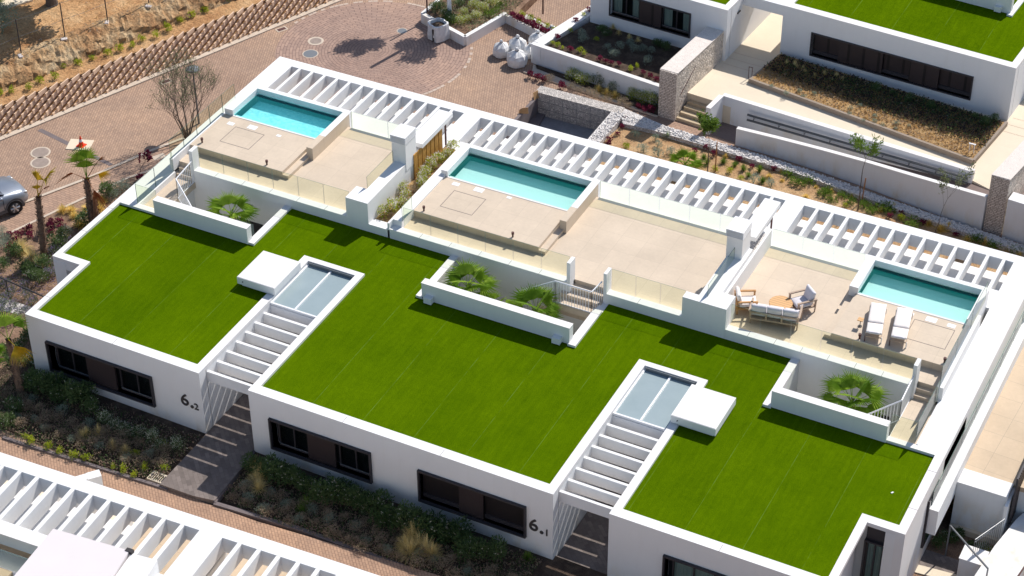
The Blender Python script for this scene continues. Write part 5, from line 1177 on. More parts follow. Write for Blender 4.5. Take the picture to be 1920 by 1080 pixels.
palm('short second palm stump leaning against the ragged palm by the turf roof edge', (-3.78, 9.02, .05), 1.35, 0, .3, .3, tr=.11, spec=[('palmdry', 0, .5, .1, 0.26)])
palm('palm with three green and yellow fronds in front of the left corner of the villa', (.18, -1.15, .05), 2.7, 0, .6, .5, lean=(-.1, 0), tr=.13,
     spec=[('palm', 2.4, 1.1, .5, 0.81), ('palm', 1.4, .8, .55, 0.65), ('palmyellow', -.35, -.1, .42, 0.72), ('palm', 3.1, .6, .5, 0.65)])
palm('pale green palm cut by the left edge beside the front garden', (-1.6, -.6, .05), .8, 8, .55, .4, tr=.12)
palm('low bushy fan palm in the garden bed behind the white pergola', (16.35, 23.45, .03), .25, 12, .55, .4, tr=.1)
# ------------------------------------------------------------------ trees
def yt(*a, **k): return young_tree(*a, **k)
yt('bare multi-stem shrub tree with a few leaves behind the first pool glass', (-4.0, 15.95, 0), .6, 3, 1.3, 'olivel', 1, .055, .03, r=.045, spread=.75, clump=.08, stems=9, name='bare_tree')
yt('young leafy green tree tied to a stake at the foot of the entrance steps', (17.35, 23.6, .03), 1.5, 2, .62, 'green', 12, .13, .06, r=.03, spread=1.1, clump=.15)
yt('young tree with feathery crown and wooden stake in the middle of the garden strip', (23.95, 23.98, .03), 1.9, 2, .7, 'green', 7, .15, .045, r=.028, spread=1.0, clump=.16)
yt('thin leaning sapling with sparse small leaves right of the staked trees', (27.3, 23.85, .03), .6, 2, 1.15, 'olivel', 6, .09, .045, r=.022, lean=(.12, 0), spread=.5, clump=.13)
yt('shade tree rising from the street planter beyond the top edge', (1.35, 31.9, .4), 2.2, 3, 1.25, 'green', 9, .16, .09, r=.06, spread=.6, clump=.2, stems=2, name='street_tree')
for (px_, lab, h_, ln) in (((17.559, 23.978), 'wooden stake beside the leafy tree at the steps', 1.5, 0), ((23.895, 24.641), 'wooden stake with a tie beside the feathery young tree', 1.2, .05)):
    b = MB(); b.tube((0, 0, 0), (ln, 0, h_), .03, n=6); o = b.build('stake', 'brownbark'); o.location = (*px_, .03); tag(o, lab, 'stake')
# big field tree at the top left: trunk in view, crown above the frame casts its shade
t = thing('field_tree', 'thick dark trunk of a field tree cut by the top left edge', 'tree', (-14.3, 20.35, 1.9))
b = MB(); b.lathe((0, 0, 0), [(.42, -.1), (.30, .15), (.24, .6), (.22, 1.2), (.25, 1.7)], 12, 0, False); tips = []
for i in range(5): branchy(b, (0, 0, 1.6), (math.cos(i*1.26), math.sin(i*1.26), .8), 1.3, .10, 2, tips, .6)
b.build('trunk', 'woodbark', t, local=True); fb = MB()
for p_, d_ in tips:
    for i in range(26): leafquad(fb, p_+Vector((rnd(-1,1), rnd(-1,1), rnd(-.6,.8)))*.5, d_+Vector((rnd(-1,1), rnd(-1,1), rnd(-1,1))), .2, .11)
fb.build('crown', 'olivel', t, local=True)
t = thing('olive_bush', 'grey green olive bush at the left edge above the fence', 'bush', (-14.75, 17.2, 1.9)); m_shrub(.8, 1.6, 1500, .11, .04).build('foliage', 'silver', t, local=True)
t = thing('green_shrub', 'bright green shrub cut by the top left corner', 'bush', (*(-16.579, 19.464), 2.0)); m_shrub(.5, .8, 500, .12, .06).build('foliage', 'lime', t, local=True)
t = thing('dark_sapling', 'small purple-leaved sapling on the sidewalk bed beside the turf roof corner', 'sapling', (*(-4.276, 12.718), .1)); b = MB(); tips = []
branchy(b, (0, 0, 0), (.2, 0, 1), .55, .015, 2, tips, .7); b.build('trunk', 'woodbark', t, local=True); fb = MB()
for p_, d_ in tips:
    for i in range(4): leafquad(fb, p_, d_+Vector((rnd(-1,1), rnd(-1,1), 0)), .1, .05)
fb.build('crown', 'purple', t, local=True)
# ------------------------------------------------------------------ small plants
PR = {}
def proto(key, mk, mats, n=3):
    PR[key] = []
    for i in range(n):
        me = mk(); o = me.build(key, mats); COL.objects.unlink(o); PR[key].append(o)
proto('straw_tuft', lambda: m_tuft(.30, .50, 260, .012, .9), ['straw'])
proto('gold_tuft', lambda: m_tuft(.24, .34, 240, .013, .7), ['gold'])
proto('green_tuft', lambda: m_tuft(.20, .34, 130, .018, .4), ['green'])
proto('lime_shrub', lambda: m_shrub(.20, .34, 210, .07, .03, flat=.8), ['lime'])
proto('purple_shrub', lambda: m_shrub(.15, .20, 150, .07, .035, lumps=3), ['purple'])
proto('teal_shrub', lambda: m_shrub(.19, .32, 300, .08, .014, lumps=4), ['silver'])
proto('spreading_shrub', lambda: m_shrub(.34, .22, 420, .07, .03, lumps=7), ['green'])
proto('dark_shrub', lambda: m_shrub(.42, .62, 760, .085, .035, .05, 7), ['dgreen', 'creamfl'])
proto('grey_shrub', lambda: m_shrub(.36, .42, 560, .06, .018, .0, 6), ['silver'])
proto('flower_shrub', lambda: m_shrub(.44, .60, 900, .055, .026, .35, 7), ['dgreen', 'creamfl'])
proto('brown_shrub', lambda: m_shrub(.36, .34, 560, .055, .02, .1, 7), ['dry', 'dgreen'])
proto('lavender_shrub', lambda: m_shrub(.34, .40, 600, .06, .018, .45, 6), ['dgreen', 'lavend'])
proto('planter_shrub', lambda: m_shrub(.30, .50, 420, .075, .035, .42, 5), ['lime', 'pinkfl'])
proto('bright_shrub', lambda: m_shrub(.40, .50, 800, .06, .026, .40, 7), ['lime', 'creamfl'])
proto('mound', lambda: m_shrub(.17, .14, 170, .05, .02, .0, 3), ['silver'])
KIND = {'straw_tuft': ('grass_tuft', 'ornamental grass'), 'gold_tuft': ('grass_tuft', 'ornamental grass'), 'green_tuft': ('grass_tuft', 'grass')}
REST = MB(); RM = ['dry', 'dgreen', 'silver', 'lime', 'purple', 'creamfl', 'straw']
def put(key, pts, label, group, sc=(.85, 1.15), z=.03, cat=None, rest=False):
    for p_ in pts:
        if rest:
            me = random.choice(PR[key]).data; s_ = rnd(*sc); a_ = rnd(0, 6.28); T = Matrix.Translation((p_[0], p_[1], p_[2] if len(p_) > 2 else z)) @ Matrix.Rotation(a_, 4, 'Z') @ Matrix.Scale(s_, 4)
            o_ = len(REST.v); REST.v += [tuple(T @ v.co) for v in me.vertices]
            mm = [RM.index({'dry_twig': 'dry', 'dark_leaf': 'dgreen', 'silver_leaf': 'silver', 'lime_leaf': 'lime', 'purple_leaf': 'purple', 'cream_flower': 'creamfl', 'straw_grass': 'straw'}[m.name]) for m in me.materials]
            for f in me.polygons: REST.f.append(tuple(o_+i for i in f.vertices)); REST.mi.append(mm[f.material_index])
            continue
        src = random.choice(PR[key]); o = src.copy(); COL.objects.link(o); nm, ct = KIND.get(key, ('shrub', 'shrub')); o.name = nm
        zz = p_[2] if len(p_) > 2 else z; s_ = rnd(*sc)
        o.location = (p_[0], p_[1], zz); o.rotation_euler = (0, 0, rnd(0, 6.28)); o.scale = (s_*rnd(.9, 1.1), s_*rnd(.9, 1.1), s_*rnd(.85, 1.15))
        tag(o, label, cat or ct, group)
put('purple_shrub', [(12.569, 25.271, 0.03), (12.467, 25.893, 0.03), (13.120, 25.590, 0.03), (12.632, 24.683, 0.03), (12.513, 24.106, 0.03), (12.594, 23.818, 0.03), (13.855, 25.667, 0.03), (16.211, 24.953, 0.03), (16.586, 25.370, 0.03), (17.045, 25.043, 0.03)],
    'small purple shrub in the garden behind the pergola, left of the staked trees', 'purple shrubs in the left garden')
put('purple_shrub', [(18.188, 25.149, 0.03), (18.882, 24.947, 0.03), (19.752, 25.151, 0.03), (25.302, 24.056, 0.03), (26.626, 24.206, 0.03), (28.119, 23.989, 0.03), (25.688, 24.416, 0.03)],
    'small purple shrub in the garden behind the pergola, right of the leafy tree', 'purple shrubs in the right garden')
put('teal_shrub', [(13.379, 24.957, 0.03), (14.208, 24.011, 0.03), (14.310, 25.040, 0.03), (14.596, 24.620, 0.03), (14.933, 23.908, 0.03), (15.334, 24.428, 0.03), (15.837, 23.897, 0.03), (20.114, 23.905, 0.03), (19.346, 23.835, 0.03)],
    'round grey green shrub in the garden behind the pergola', 'round grey green shrubs', (.9, 1.4))
put('gold_tuft', [(12.895, 25.863, 0.03), (14.268, 25.775, 0.03), (15.082, 25.656, 0.03), (15.972, 25.579, 0.03), (17.550, 25.200, 0.03), (19.779, 24.582, 0.03), (20.081, 25.179, 0.03), (20.386, 24.570, 0.03), (21.691, 23.898, 0.03), (21.827, 24.752, 0.03), (22.498, 24.733, 0.03), (23.412, 24.749, 0.03), (19.114, 25.288, 0.03)],
    'golden grass tuft in the garden near the staked trees', 'golden tufts near the staked trees', (.55, .8))
put('gold_tuft', [(25.245, 24.707, 0.03), (24.838, 24.335, 0.03), (26.924, 24.269, 0.03), (27.721, 24.330, 0.03), (27.473, 24.041, 0.03), (28.637, 23.834, 0.03), (29.369, 23.992, 0.03), (30.285, 23.959, 0.03), (30.858, 23.799, 0.03)],
    'round golden grass mound at the right end of the garden strip', 'golden mounds at the right end', (.9, 1.25))
put('green_tuft', [(16.753, 24.669, 0.03), (17.034, 24.352, 0.03), (17.618, 24.731, 0.03), (18.609, 24.587, 0.03), (18.992, 24.238, 0.03), (19.251, 24.814, 0.03), (18.161, 24.727, 0.03), (19.666, 24.126, 0.03), (14.689, 25.509, 0.03)],
    'upright green tuft in the garden below the staked trees', 'upright green tufts', (.9, 1.3))
put('lime_shrub', [(18.104, 24.202, 0.03), (18.722, 23.881, 0.03), (13.426, 23.949, 0.03), (17.584, 24.035, 0.03), (16.673, 23.856, 0.03), (23.407, 23.970, 0.03), (25.784, 24.125, 0.03)],
    'yellow green low shrub in the garden behind the pergola', 'yellow green shrubs', (.6, .95))
put('spreading_shrub', [(20.507, 25.075, 0.03), (21.084, 24.694, 0.03), (21.501, 24.988, 0.03), (22.351, 24.485, 0.03), (22.725, 24.106, 0.03), (23.059, 24.618, 0.03), (23.502, 24.361, 0.03), (24.103, 24.314, 0.03), (24.551, 24.023, 0.03), (24.836, 24.548, 0.03), (25.155, 24.492, 0.03), (26.328, 23.932, 0.03), (28.975, 24.043, 0.03), (29.732, 23.887, 0.03), (30.653, 23.979, 0.03), (22.338, 24.653, 0.03)],
    'low spreading green shrub along the right half of the garden strip', 'spreading green shrubs', (.8, 1.15))
# planter between the first two terraces
put('planter_shrub', [(9.0+rnd(-.18, .22), 10.9+.47*i+rnd(-.1, .1), 3.28) for i in range(12)], 'woody pale flowering shrub in the long planter between the first two terraces', 'shrubs in the terrace planter', (.8, 1.15))
put('brown_shrub', [(9.15+rnd(-.1, .15), 11.1+.9*i, 3.27) for i in range(6)], 'low brown shrub on the bark of the long terrace planter', 'brown shrubs in the terrace planter', (.6, .9), rest=True)
# embankment strip
put('lime_shrub', [(-12.538, 14.086, 1.10), (-12.252, 14.474, 1.10), (-11.643, 15.021, 1.10), (-11.661, 15.661, 1.10), (-11.210, 16.235, 1.10), (-11.465, 17.126, 1.10), (-11.052, 17.688, 1.10), (-10.644, 18.302, 1.10), (-10.304, 18.937, 1.10), (-10.000, 19.505, 1.10), (-9.695, 20.076, 1.10), (-9.609, 20.756, 1.10), (-9.177, 21.288, 1.10), (-9.066, 21.989, 1.10), (-8.930, 22.927, 1.10), (-8.755, 23.508, 1.10), (-8.443, 24.159, 1.10), (-8.472, 24.927, 1.10), (-8.151, 25.537, 1.10)],
    'small yellow green shrub in the row above the block retaining wall', 'row of shrubs above the block wall', (.8, 1.15), z=1.1)
# rear street bed
put('bright_shrub', [(8.945, 27.952, 0.05), (9.434, 27.886, 0.05), (9.665, 28.306, 0.05), (12.516, 27.694, 0.05), (12.970, 27.670, 0.05), (11.995, 27.686, 0.05)], 'bushy bright green shrub with pale flowers below the raised garden wall', 'bright shrubs below the raised wall', (.9, 1.2))
put('flower_shrub', [(10.081, 28.103, 0.05), (10.446, 28.181, 0.05), (10.923, 28.011, 0.05), (13.238, 27.654, 0.05)], 'grey flowering shrub below the raised garden wall', 'grey flowering shrubs below the raised wall', (.8, 1.0))
put('gold_tuft', [(10.394, 27.548, 0.05), (10.853, 27.473, 0.05), (11.251, 27.469, 0.05)], 'bright gold grass tuft in the bed below the raised garden wall', 'gold tufts below the raised wall', (1.2, 1.5))
put('purple_shrub', [(7.099, 27.351, 0.05), (7.443, 27.315, 0.05), (7.742, 27.257, 0.05), (8.744, 27.140, 0.05), (13.231, 26.963, 0.05), (12.904, 26.998, 0.05), (12.619, 27.054, 0.05)], 'crimson low shrub at the kerb of the bed below the raised wall', 'crimson shrubs at the kerb', (1.0, 1.3))
put('brown_shrub', [(9.594, 27.154, 0.05), (10.034, 27.069, 0.05), (10.490, 26.944, 0.05), (11.051, 26.873, 0.05), (11.750, 27.069, 0.05), (9.152, 27.239, 0.05), (7.964, 27.469, 0.05), (12.162, 27.025, 0.05)], 'brown low shrub between the gold tufts and the kerb', 'brown shrubs at the kerb', (.7, 1.0), rest=True)
# raised bed
put('grey_shrub', [(8.452, 29.815, 0.95), (10.380, 30.022, 0.95), (10.961, 30.098, 0.95), (10.435, 29.316, 0.95), (10.572, 30.486, 0.95), (11.313, 30.324, 0.95), (11.780, 30.291, 0.95), (11.967, 29.449, 0.95), (8.205, 30.335, 0.95), (10.099, 29.464, 0.95), (9.852, 29.710, 0.95)], 'grey rounded shrub in the dark shaded raised bed', 'grey shrubs in the raised bed', (.6, .9), rest=True)
put('dark_shrub', [(9.009, 30.946, 0.95), (9.308, 30.770, 0.95), (8.817, 31.067, 0.95), (11.836, 30.949, 0.95), (12.253, 30.786, 0.95), (11.606, 31.048, 0.95)], 'dark green shrub in the shaded raised bed near the house wall', 'dark shrubs in the raised bed', (.45, .65))
put('straw_tuft', [(9.715, 31.185, 0.95), (10.316, 31.052, 0.95), (10.787, 30.963, 0.95), (9.291, 31.517, 0.95)], 'pale grass tuft in the shaded raised bed under the window', 'pale tufts under the window', (.6, .8))
put('lime_shrub', [(9.006, 30.194, 0.95), (7.970, 28.836, 0.95), (9.048, 28.842, 0.95), (7.324, 29.047, 0.95), (11.539, 28.521, 0.95), (11.663, 28.888, 0.95), (7.637, 30.379, 0.95), (7.562, 31.982, 0.95), (7.668, 28.899, 0.95), (8.815, 28.937, 0.95)], 'yellow green shrub along the sunlit rim of the raised bed', 'yellow green shrubs in the raised bed', (.5, .8), rest=True)
put('purple_shrub', [(9.919, 28.699, 0.95), (10.214, 28.638, 0.95), (10.489, 28.618, 0.95), (10.852, 28.694, 0.95), (7.617, 32.453, 0.95), (7.481, 31.281, 0.95), (8.380, 28.828, 0.95), (12.161, 28.420, 0.95), (12.551, 28.309, 0.95), (12.917, 28.187, 0.95), (7.335, 29.585, 0.95)], 'crimson shrub along the sunlit rim of the raised bed', 'crimson shrubs in the raised bed', (.8, 1.2), rest=True)
# street planter at the top
put('bright_shrub', [(2.316, 29.554, 0.44), (2.539, 29.940, 0.44), (2.763, 30.328, 0.44), (2.757, 30.885, 0.44), (2.078, 30.271, 0.44), (2.251, 31.031, 0.44), (2.864, 31.785, 0.44)], 'yellowish flowering shrub in the street planter at the top', 'yellow shrubs in the street planter', (.7, 1.0))
put('dark_shrub', [(0.536, 30.188, 0.44), (0.910, 30.034, 0.44), (1.330, 29.791, 0.44), (1.746, 29.551, 0.44), (1.421, 30.963, 0.44), (1.688, 31.550, 0.44), (2.263, 31.832, 0.44)], 'dark green shrub in the left half of the street planter', 'dark shrubs in the street planter', (.6, .85))
put('spreading_shrub', [(3.254, 31.864, 0.44), (3.257, 31.412, 0.44), (3.215, 30.830, 0.44), (1.907, 29.519, 0.44), (1.584, 29.693, 0.44)], 'fresh green low shrub at the rim of the street planter', 'fresh green shrubs in the street planter', (.8, 1.1))
put('purple_shrub', [(4.1+i*.22, 31.25-.075*i, .44) for i in range(14)], 'crimson shrub in the narrow bed behind the white sacks', 'crimson shrubs behind the sacks', (1.0, 1.4), rest=True)
put('lime_shrub', [(4.6+i*.5, 31.5-.16*i, .44) for i in range(6)], 'light green shrub on the white gravel behind the sacks', 'light green shrubs behind the sacks', (.7, 1.0), rest=True)
# bark bed
put('straw_tuft', [(17.717, 31.873, 1.06), (18.105, 31.859, 1.06), (18.492, 31.846, 1.06), (18.684, 31.535, 1.06), (19.201, 31.436, 1.06), (19.538, 31.753, 1.06), (20.012, 31.485, 1.06), (20.437, 31.694, 1.06), (20.075, 31.867, 1.06)], 'straw grass tuft in the bark bed near the left corner of the house wall', 'straw tufts in the bark bed', (.5, .8))
put('mound', [(17.744, 29.819, 1.06), (18.564, 29.582, 1.06), (19.008, 29.997, 1.06), (19.331, 29.666, 1.06), (21.538, 29.639, 1.06), (21.605, 29.242, 1.06), (21.841, 30.029, 1.06), (22.629, 29.509, 1.06), (22.369, 29.002, 1.06), (22.830, 29.135, 1.06), (23.228, 28.955, 1.06), (23.689, 29.370, 1.06), (23.789, 28.998, 1.06), (24.291, 29.432, 1.06), (19.718, 30.101, 1.06)], 'small pale round mound plant on the sunlit edge of the bark bed', 'pale mounds in the bark bed', (.7, 1.0), rest=True)
put('dark_shrub', [(22.0, 31.6, 1.06), (22.8, 31.5, 1.06), (23.6, 31.4, 1.06), (24.6, 31.2, 1.06), (26.6, 31.2, 1.06), (27.2, 31.0, 1.06), (27.4, 31.4, 1.06)], 'dark green shrub under the long brown window of the rear house', 'dark shrubs under the long window', (.4, .65), rest=True)
def scatter(name, poly, n, mats, L, w, z, label, m2=.0, up=(.1, 1), mask=None, hz=.08):
    mb = MB(); xs = [p[0] for p in poly]; ys = [p[1] for p in poly]; c = 0
    def inside(x, y):
        r = False; j = len(poly)-1
        for i in range(len(poly)):
            if (poly[i][1] > y) != (poly[j][1] > y) and x < (poly[j][0]-poly[i][0])*(y-poly[i][1])/(poly[j][1]-poly[i][1])+poly[i][0]: r = not r
            j = i
        return r
    while c < n:
        x, y = rnd(min(xs), max(xs)), rnd(min(ys), max(ys)); c += 1
        if not inside(x, y) or (mask and not mask(x, y)): continue
        zz = z(x, y) if callable(z) else z; leafquad(mb, Vector((x, y, zz+rnd(0, hz))), Vector((rnd(-1, 1), rnd(-1, 1), rnd(*up))), L*rnd(.5, 1.3), w*rnd(.6, 1.3), 1 if random.random() < m2 else 0)
    return tag(mb.build(name, mats), label, 'ground cover', kind='stuff')
scatter('ground_cover', [(16.8, 30.1), (27.4, 28.3), (27.8, 31.5), (17.2, 32.5)], 9000, ['tan', 'dry'], .10, .05, 1.06, 'tan dry ground cover filling the bark bed of the rear house', .4)
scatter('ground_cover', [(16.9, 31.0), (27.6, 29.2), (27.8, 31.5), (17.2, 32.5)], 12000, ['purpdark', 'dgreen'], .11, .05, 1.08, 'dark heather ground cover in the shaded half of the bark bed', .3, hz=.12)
scatter('ground_cover', [(20.5, 31.0), (27.4, 30.6), (27.7, 31.5), (20.5, 32.0)], 3500, ['dgreen', 'creamfl'], .08, .03, 1.1, 'dark green ground cover along the rear house wall', .02)
fz = lambda x, y: .12+(.36-.12)*(1+x/60) if False else (.30-.012*x if x < 10 else .1-.006*(x-10))
B1 = [(0.881, -3.243), (1.692, -3.421), (6.837, -3.057), (7.556, -2.852), (7.554, -0.086), (7.4, -.3), (-.6, -.3), (-1.5, -1.5)]; B2 = [(9.9, -2.5), (11.6, -2.75), (17.5, -2.5), (20.5, -2.2), (21.3, -1.2), (21.3, -.3), (9.9, -.3)]
scatter('ground_cover', B1, 9000, ['dry', 'dgreen'], .09, .035, .22, 'dark twiggy ground cover in the shaded left front bed', .4, hz=.16)
scatter('ground_cover', B2, 12000, ['dry', 'dgreen'], .09, .035, .12, 'dark twiggy ground cover in the shaded middle front bed', .4, hz=.16)
scatter('ground_cover', [(4.0, 30.9), (4.0, 33), (.4, 33), (.4, 29.9), (3.0, 29.0), (3.7, 31)], 4000, ['olivel', 'dry'], .10, .04, .46, 'mixed ground cover in the street planter', .3, hz=.2)
scatter('twigs', [bk(SL0, 1.9), bk(SL1, 1.9), bk(SL1, 9), bk(SL0, 9)], 9000, ['tan', 'dry'], .12, .05, 1.9, 'dry grass scattered over the field and bank', .5, hz=.15)
scatter('flowering_cover', [(-9, 1.5), (-5.5, 2.0), (-1.4, 3.0), (-1.6, 7), (-4.2, 5.5), (-7.5, 2.5)], 6000, ['lavend', 'dry'], .07, .03, .06, 'lilac flowering ground cover beside the white pebble strip', .5, hz=.25)
wp = MB(); wp.prism([(-9, 2.6), (-6.0, 2.5), (-1.5, 2.9), (-1.5, 3.4), (-6.2, 3.3), (-9, 3.6)], -.1, .06); struct('pebble_strip', wp, 'pebble')
b = MB(); b.tube((-6.5, 3.7, .95), (-1.5, 3.2, .95), .03, n=6); [b.tube((x, 3.7-(x+6.5)*.1, 0), (x, 3.7-(x+6.5)*.1, .95), .025, n=6) for x in (-6.2, -4.0, -2.0)]
one(b, 'handrail', 'darkmetal', 'dark handrail through the planting at the left edge', 'handrail', loc=(-4, 3.4, 0))
def rpts(poly, n, dmin, z):
    xs = [p[0] for p in poly]; ys = [p[1] for p in poly]; out = []; tries = 0
    while len(out) < n and tries < 6000:
        tries += 1; x, y = rnd(min(xs), max(xs)), rnd(min(ys), max(ys)); r = False; j = len(poly)-1
        for i in range(len(poly)):
            if (poly[i][1] > y) != (poly[j][1] > y) and x < (poly[j][0]-poly[i][0])*(y-poly[i][1])/(poly[j][1]-poly[i][1])+poly[i][0]: r = not r
            j = i
        if r and all((x-o[0])**2+(y-o[1])**2 > dmin**2 for o in out): out.append((x, y, z))
    return out
put('dark_shrub', [(.2+i*.42, -.75+rnd(-.25, .2), .25) for i in range(8)], 'dark green shrub growing against the front wall under window left of number 6.2', 'dark shrubs at the left front wall', (1.0, 1.4))
put('flower_shrub', [(3.9+i*.55, -1.3+rnd(-.25, .2), .22) for i in range(7)], 'pale flowering shrub below the number 6.2', 'flowering shrubs below number 6.2', (.7, 1.0))
put('brown_shrub', rpts([(.5, -2.6), (7.0, -2.6), (7.2, -1.5), (.3, -1.4)], 26, .42, .2), 'brown twiggy shrub in the left front bed', 'brown shrubs in the left front bed', (.7, 1.05), rest=True)
put('grey_shrub', rpts([(.3, -2.7), (6.8, -2.5), (7.0, -1.2), (.3, -1.2)], 10, .6, .2), 'grey green shrub in the left front bed', 'grey shrubs in the left front bed', (.6, .95), rest=True)
put('straw_tuft', [(3.727, -1.926, 0.20), (4.142, -1.719, 0.20), (4.966, -2.048, 0.20), (5.546, -2.078, 0.20), (3.710, -2.160, 0.20)], 'straw grass tuft in the left front bed', 'straw tufts in the left front bed', (.9, 1.1))
put('lime_shrub', [(5.987, -2.080, 0.20), (6.602, -1.139, 0.20), (7.361, -2.241, 0.20), (6.685, -2.515, 0.20), (1.859, -3.080, 0.20), (2.245, -3.210, 0.20), (2.972, -3.167, 0.20), (3.420, -3.135, 0.20), (4.020, -3.058, 0.20), (4.532, -3.024, 0.20), (5.617, -2.953, 0.20), (6.087, -2.968, 0.20), (6.555, -2.982, 0.20)], 'yellow green shrub on the sunny kerb edge of the left front bed', 'yellow green shrubs on the left bed kerb', (.6, .95))
put('dark_shrub', [(10.1+i*.46, -.85+rnd(-.2, .2), .15) for i in range(22)], 'dark green shrub in the row against the middle front wall', 'dark shrubs at the middle front wall', (1.0, 1.45))
put('flower_shrub', [(12.436, 0.288, 0.12), (12.904, 0.058, 0.12), (13.367, -0.171, 0.12), (13.757, -0.280, 0.12), (14.179, -0.521, 0.12), (13.575, -0.521, 0.12), (13.031, -0.338, 0.12), (13.479, 0.191, 0.12), (14.869, -0.899, 0.10), (12.050, 0.563, 0.12)], 'cream flowering shrub in the middle front bed between the two windows', 'cream flowering shrubs in the middle bed', (.65, .9))
put('brown_shrub', rpts([(10.2, -2.4), (11.6, -2.6), (17.5, -2.4), (20.6, -2.0), (21.2, -1.2), (10.0, -1.3)], 46, .42, .1), 'brown twiggy shrub in the middle front bed', 'brown shrubs in the middle front bed', (.7, 1.05), rest=True)
put('grey_shrub', rpts([(10.2, -2.3), (11.6, -2.5), (17.5, -2.3), (20.4, -2.0), (10.0, -1.2)], 14, .6, .1), 'grey green shrub in the middle front bed', 'grey shrubs in the middle front bed', (.6, .9), rest=True)
put('green_tuft', [(17.495, -0.324, 0.10), (17.864, -0.431, 0.10), (18.121, -0.447, 0.10), (17.848, -0.785, 0.10), (17.436, -0.789, 0.10), (20.826, -0.437, 0.10), (17.137, -0.357, 0.10), (18.454, -0.569, 0.10), (12.810, -1.835, 0.10), (12.758, -1.504, 0.10)], 'fresh green grass tuft right of the straw grasses in the middle bed', 'green tufts in the middle bed', (1.2, 1.7))
put('straw_tuft', [(16.884, -1.780, 0.10), (16.908, -1.339, 0.10), (17.195, -1.482, 0.10), (17.877, -1.710, 0.10), (17.138, -1.937, 0.10), (17.561, -1.584, 0.10)], 'big straw grass tuft near the right window of the middle bed', 'big straw tufts in the middle bed', (1.5, 1.9))
put('straw_tuft', [(10.603, -1.277, 0.15), (10.572, -0.985, 0.15), (10.875, -1.598, 0.15), (10.178, -0.717, 0.15)], 'tall straw grass tuft at the left end of the middle bed by the entrance path', 'straw tufts by the entrance path', (1.3, 1.6))
# side garden, left
put('straw_tuft', [(-5.174, 6.082, 0.03), (-4.627, 5.788, 0.03), (-5.549, 6.220, 0.03), (-4.295, 5.633, 0.03)], 'big yellow grass tuft beside the foot of the tall ragged palm', 'yellow tufts beside the tall palm', (1.3, 1.7))
put('gold_tuft', [(-4.996, 9.071, 0.03), (-4.796, 9.724, 0.03), (-4.336, 9.952, 0.03), (-4.601, 10.467, 0.03), (-5.327, 9.333, 0.03), (-4.626, 10.238, 0.03), (-4.409, 8.644, 0.03), (-5.667, 9.165, 0.03)], 'gold grass tuft near the palm at the turf roof edge', 'gold tufts near the roof edge', (1.1, 1.5))
put('purple_shrub', [(-5.641, 8.329, 0.03), (-5.277, 8.424, 0.03), (-5.390, 8.033, 0.03), (-4.968, 8.157, 0.03), (-5.141, 7.738, 0.03), (-6.105, 7.470, 0.03), (-6.268, 6.973, 0.03), (-6.054, 6.174, 0.03), (-5.769, 7.137, 0.03), (-6.556, 6.748, 0.03), (-5.990, 6.615, 0.03), (-5.787, 5.900, 0.03), (-4.095, 12.564, 0.03)], 'dark purple shrub in the bed between sidewalk and villa', 'dark purple shrubs in the side bed', (1.0, 1.4))
put('dark_shrub', [(-4.363, 7.421, 0.03), (-4.282, 6.848, 0.03), (-5.380, 4.897, 0.03), (-5.615, 5.782, 0.03), (-4.049, 4.964, 0.03), (-3.896, 5.632, 0.03), (-3.545, 4.822, 0.03), (-4.556, 5.107, 0.03), (-4.324, 8.896, 0.03), (-4.524, 10.853, 0.03)], 'dark green shrub in the side bed left of the turf roof', 'dark shrubs in the side bed', (.7, 1.1))
put('grey_shrub', [(-6.929, 6.771, 0.03), (-6.289, 6.058, 0.03), (-6.441, 6.392, 0.03), (-4.368, 11.017, 0.03), (-4.302, 11.575, 0.03), (-4.412, 11.345, 0.03), (-4.563, 7.941, 0.03)], 'grey green shrub in the side bed along the sidewalk', 'grey shrubs in the side bed', (.8, 1.1))
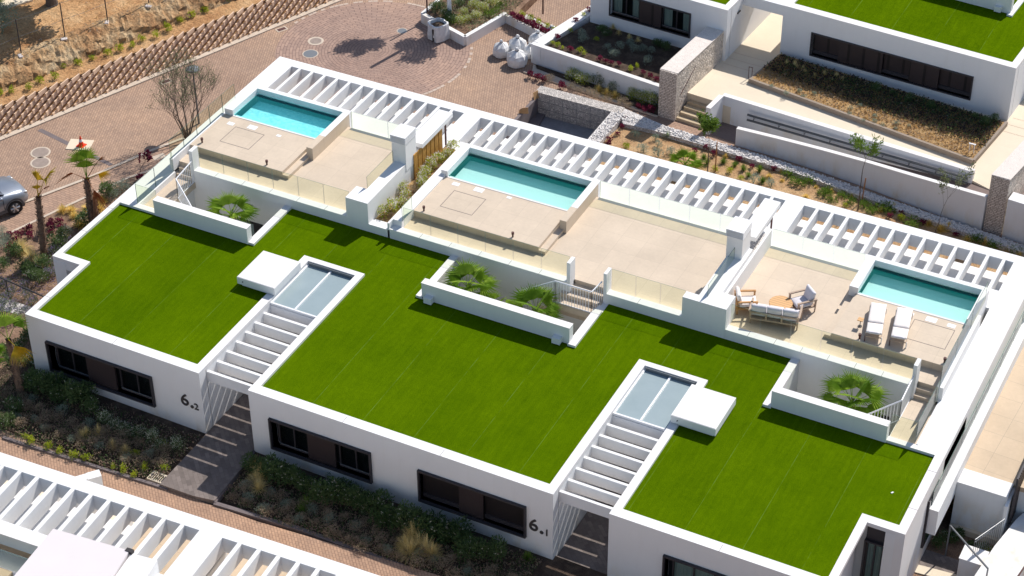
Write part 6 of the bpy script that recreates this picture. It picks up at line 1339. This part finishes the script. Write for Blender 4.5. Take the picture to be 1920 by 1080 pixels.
put('lavender_shrub', [(-4.599, 5.682, 0.03), (-4.147, 5.508, 0.03), (-3.716, 5.920, 0.03), (-3.474, 5.249, 0.03), (-3.962, 6.600, 0.03), (-3.901, 4.256, 0.03), (-4.173, 3.928, 0.03), (-4.605, 3.907, 0.03), (-3.918, 3.096, 0.03), (-3.435, 3.146, 0.03), (-3.414, 3.727, 0.03), (-2.870, 3.426, 0.03), (-3.944, 3.465, 0.03), (-3.294, 5.534, 0.03), (-4.212, 7.290, 0.03), (-3.586, 2.506, 0.03), (-2.931, 2.831, 0.03)], 'lilac flowering shrub in the side garden near the pebble strip', 'lilac shrubs in the side garden', (.8, 1.2))
put('dark_shrub', [(-1.809, 0.465, 0.03), (-1.266, 0.027, 0.03), (-1.590, 0.931, 0.03), (-0.506, 0.405, 0.03), (-1.533, 1.680, 0.03), (0.234, -0.298, 0.05), (0.399, -2.574, 0.05), (0.759, -2.724, 0.05), (0.559, -1.998, 0.05)], 'dark green shrub at the left edge in front of the villa corner', 'dark shrubs at the left front corner', (.8, 1.1))
put('brown_shrub', [(-0.895, -0.832, 0.03), (-0.206, -1.175, 0.03), (-0.187, -1.674, 0.03), (-0.799, -0.091, 0.03), (-0.777, -0.601, 0.03), (-2.276, 3.155, 0.03), (-2.887, 2.107, 0.03), (-2.536, 2.653, 0.03)], 'brown dry shrub at the left edge beside the palm', 'brown shrubs at the left edge', (.8, 1.2))
# east corner
put('green_tuft', [(35.5+.12*i+rnd(-.06, .06), 9.2+.33*i, .38) for i in range(9)], 'clipped lime green hedge plant on the broad white wall', 'hedge plants on the broad wall', (.8, 1.1))
put('dark_shrub', [(33.0, 7.6, -.7), (33.3, 7.8, -.7), (33.9, 7.5, -.7), (34.2, 7.6, -.7), (32.8, 7.1, -.7)], 'green shrub in the shaded lower garden at bottom right', 'shrubs in the lower garden', (.5, .8))
put('lime_shrub', [(34.1, 6.9, -.7), (34.35, 7.3, -.7), (34.45, 7.6, -.7)], 'lime shrub beside the barred gate at bottom right', 'lime shrubs beside the gate', (.8, 1.1))
tag(REST.build('small_shrubs', RM), 'smaller shrubs filling the planting beds between the larger plants', 'shrubs', kind='stuff')
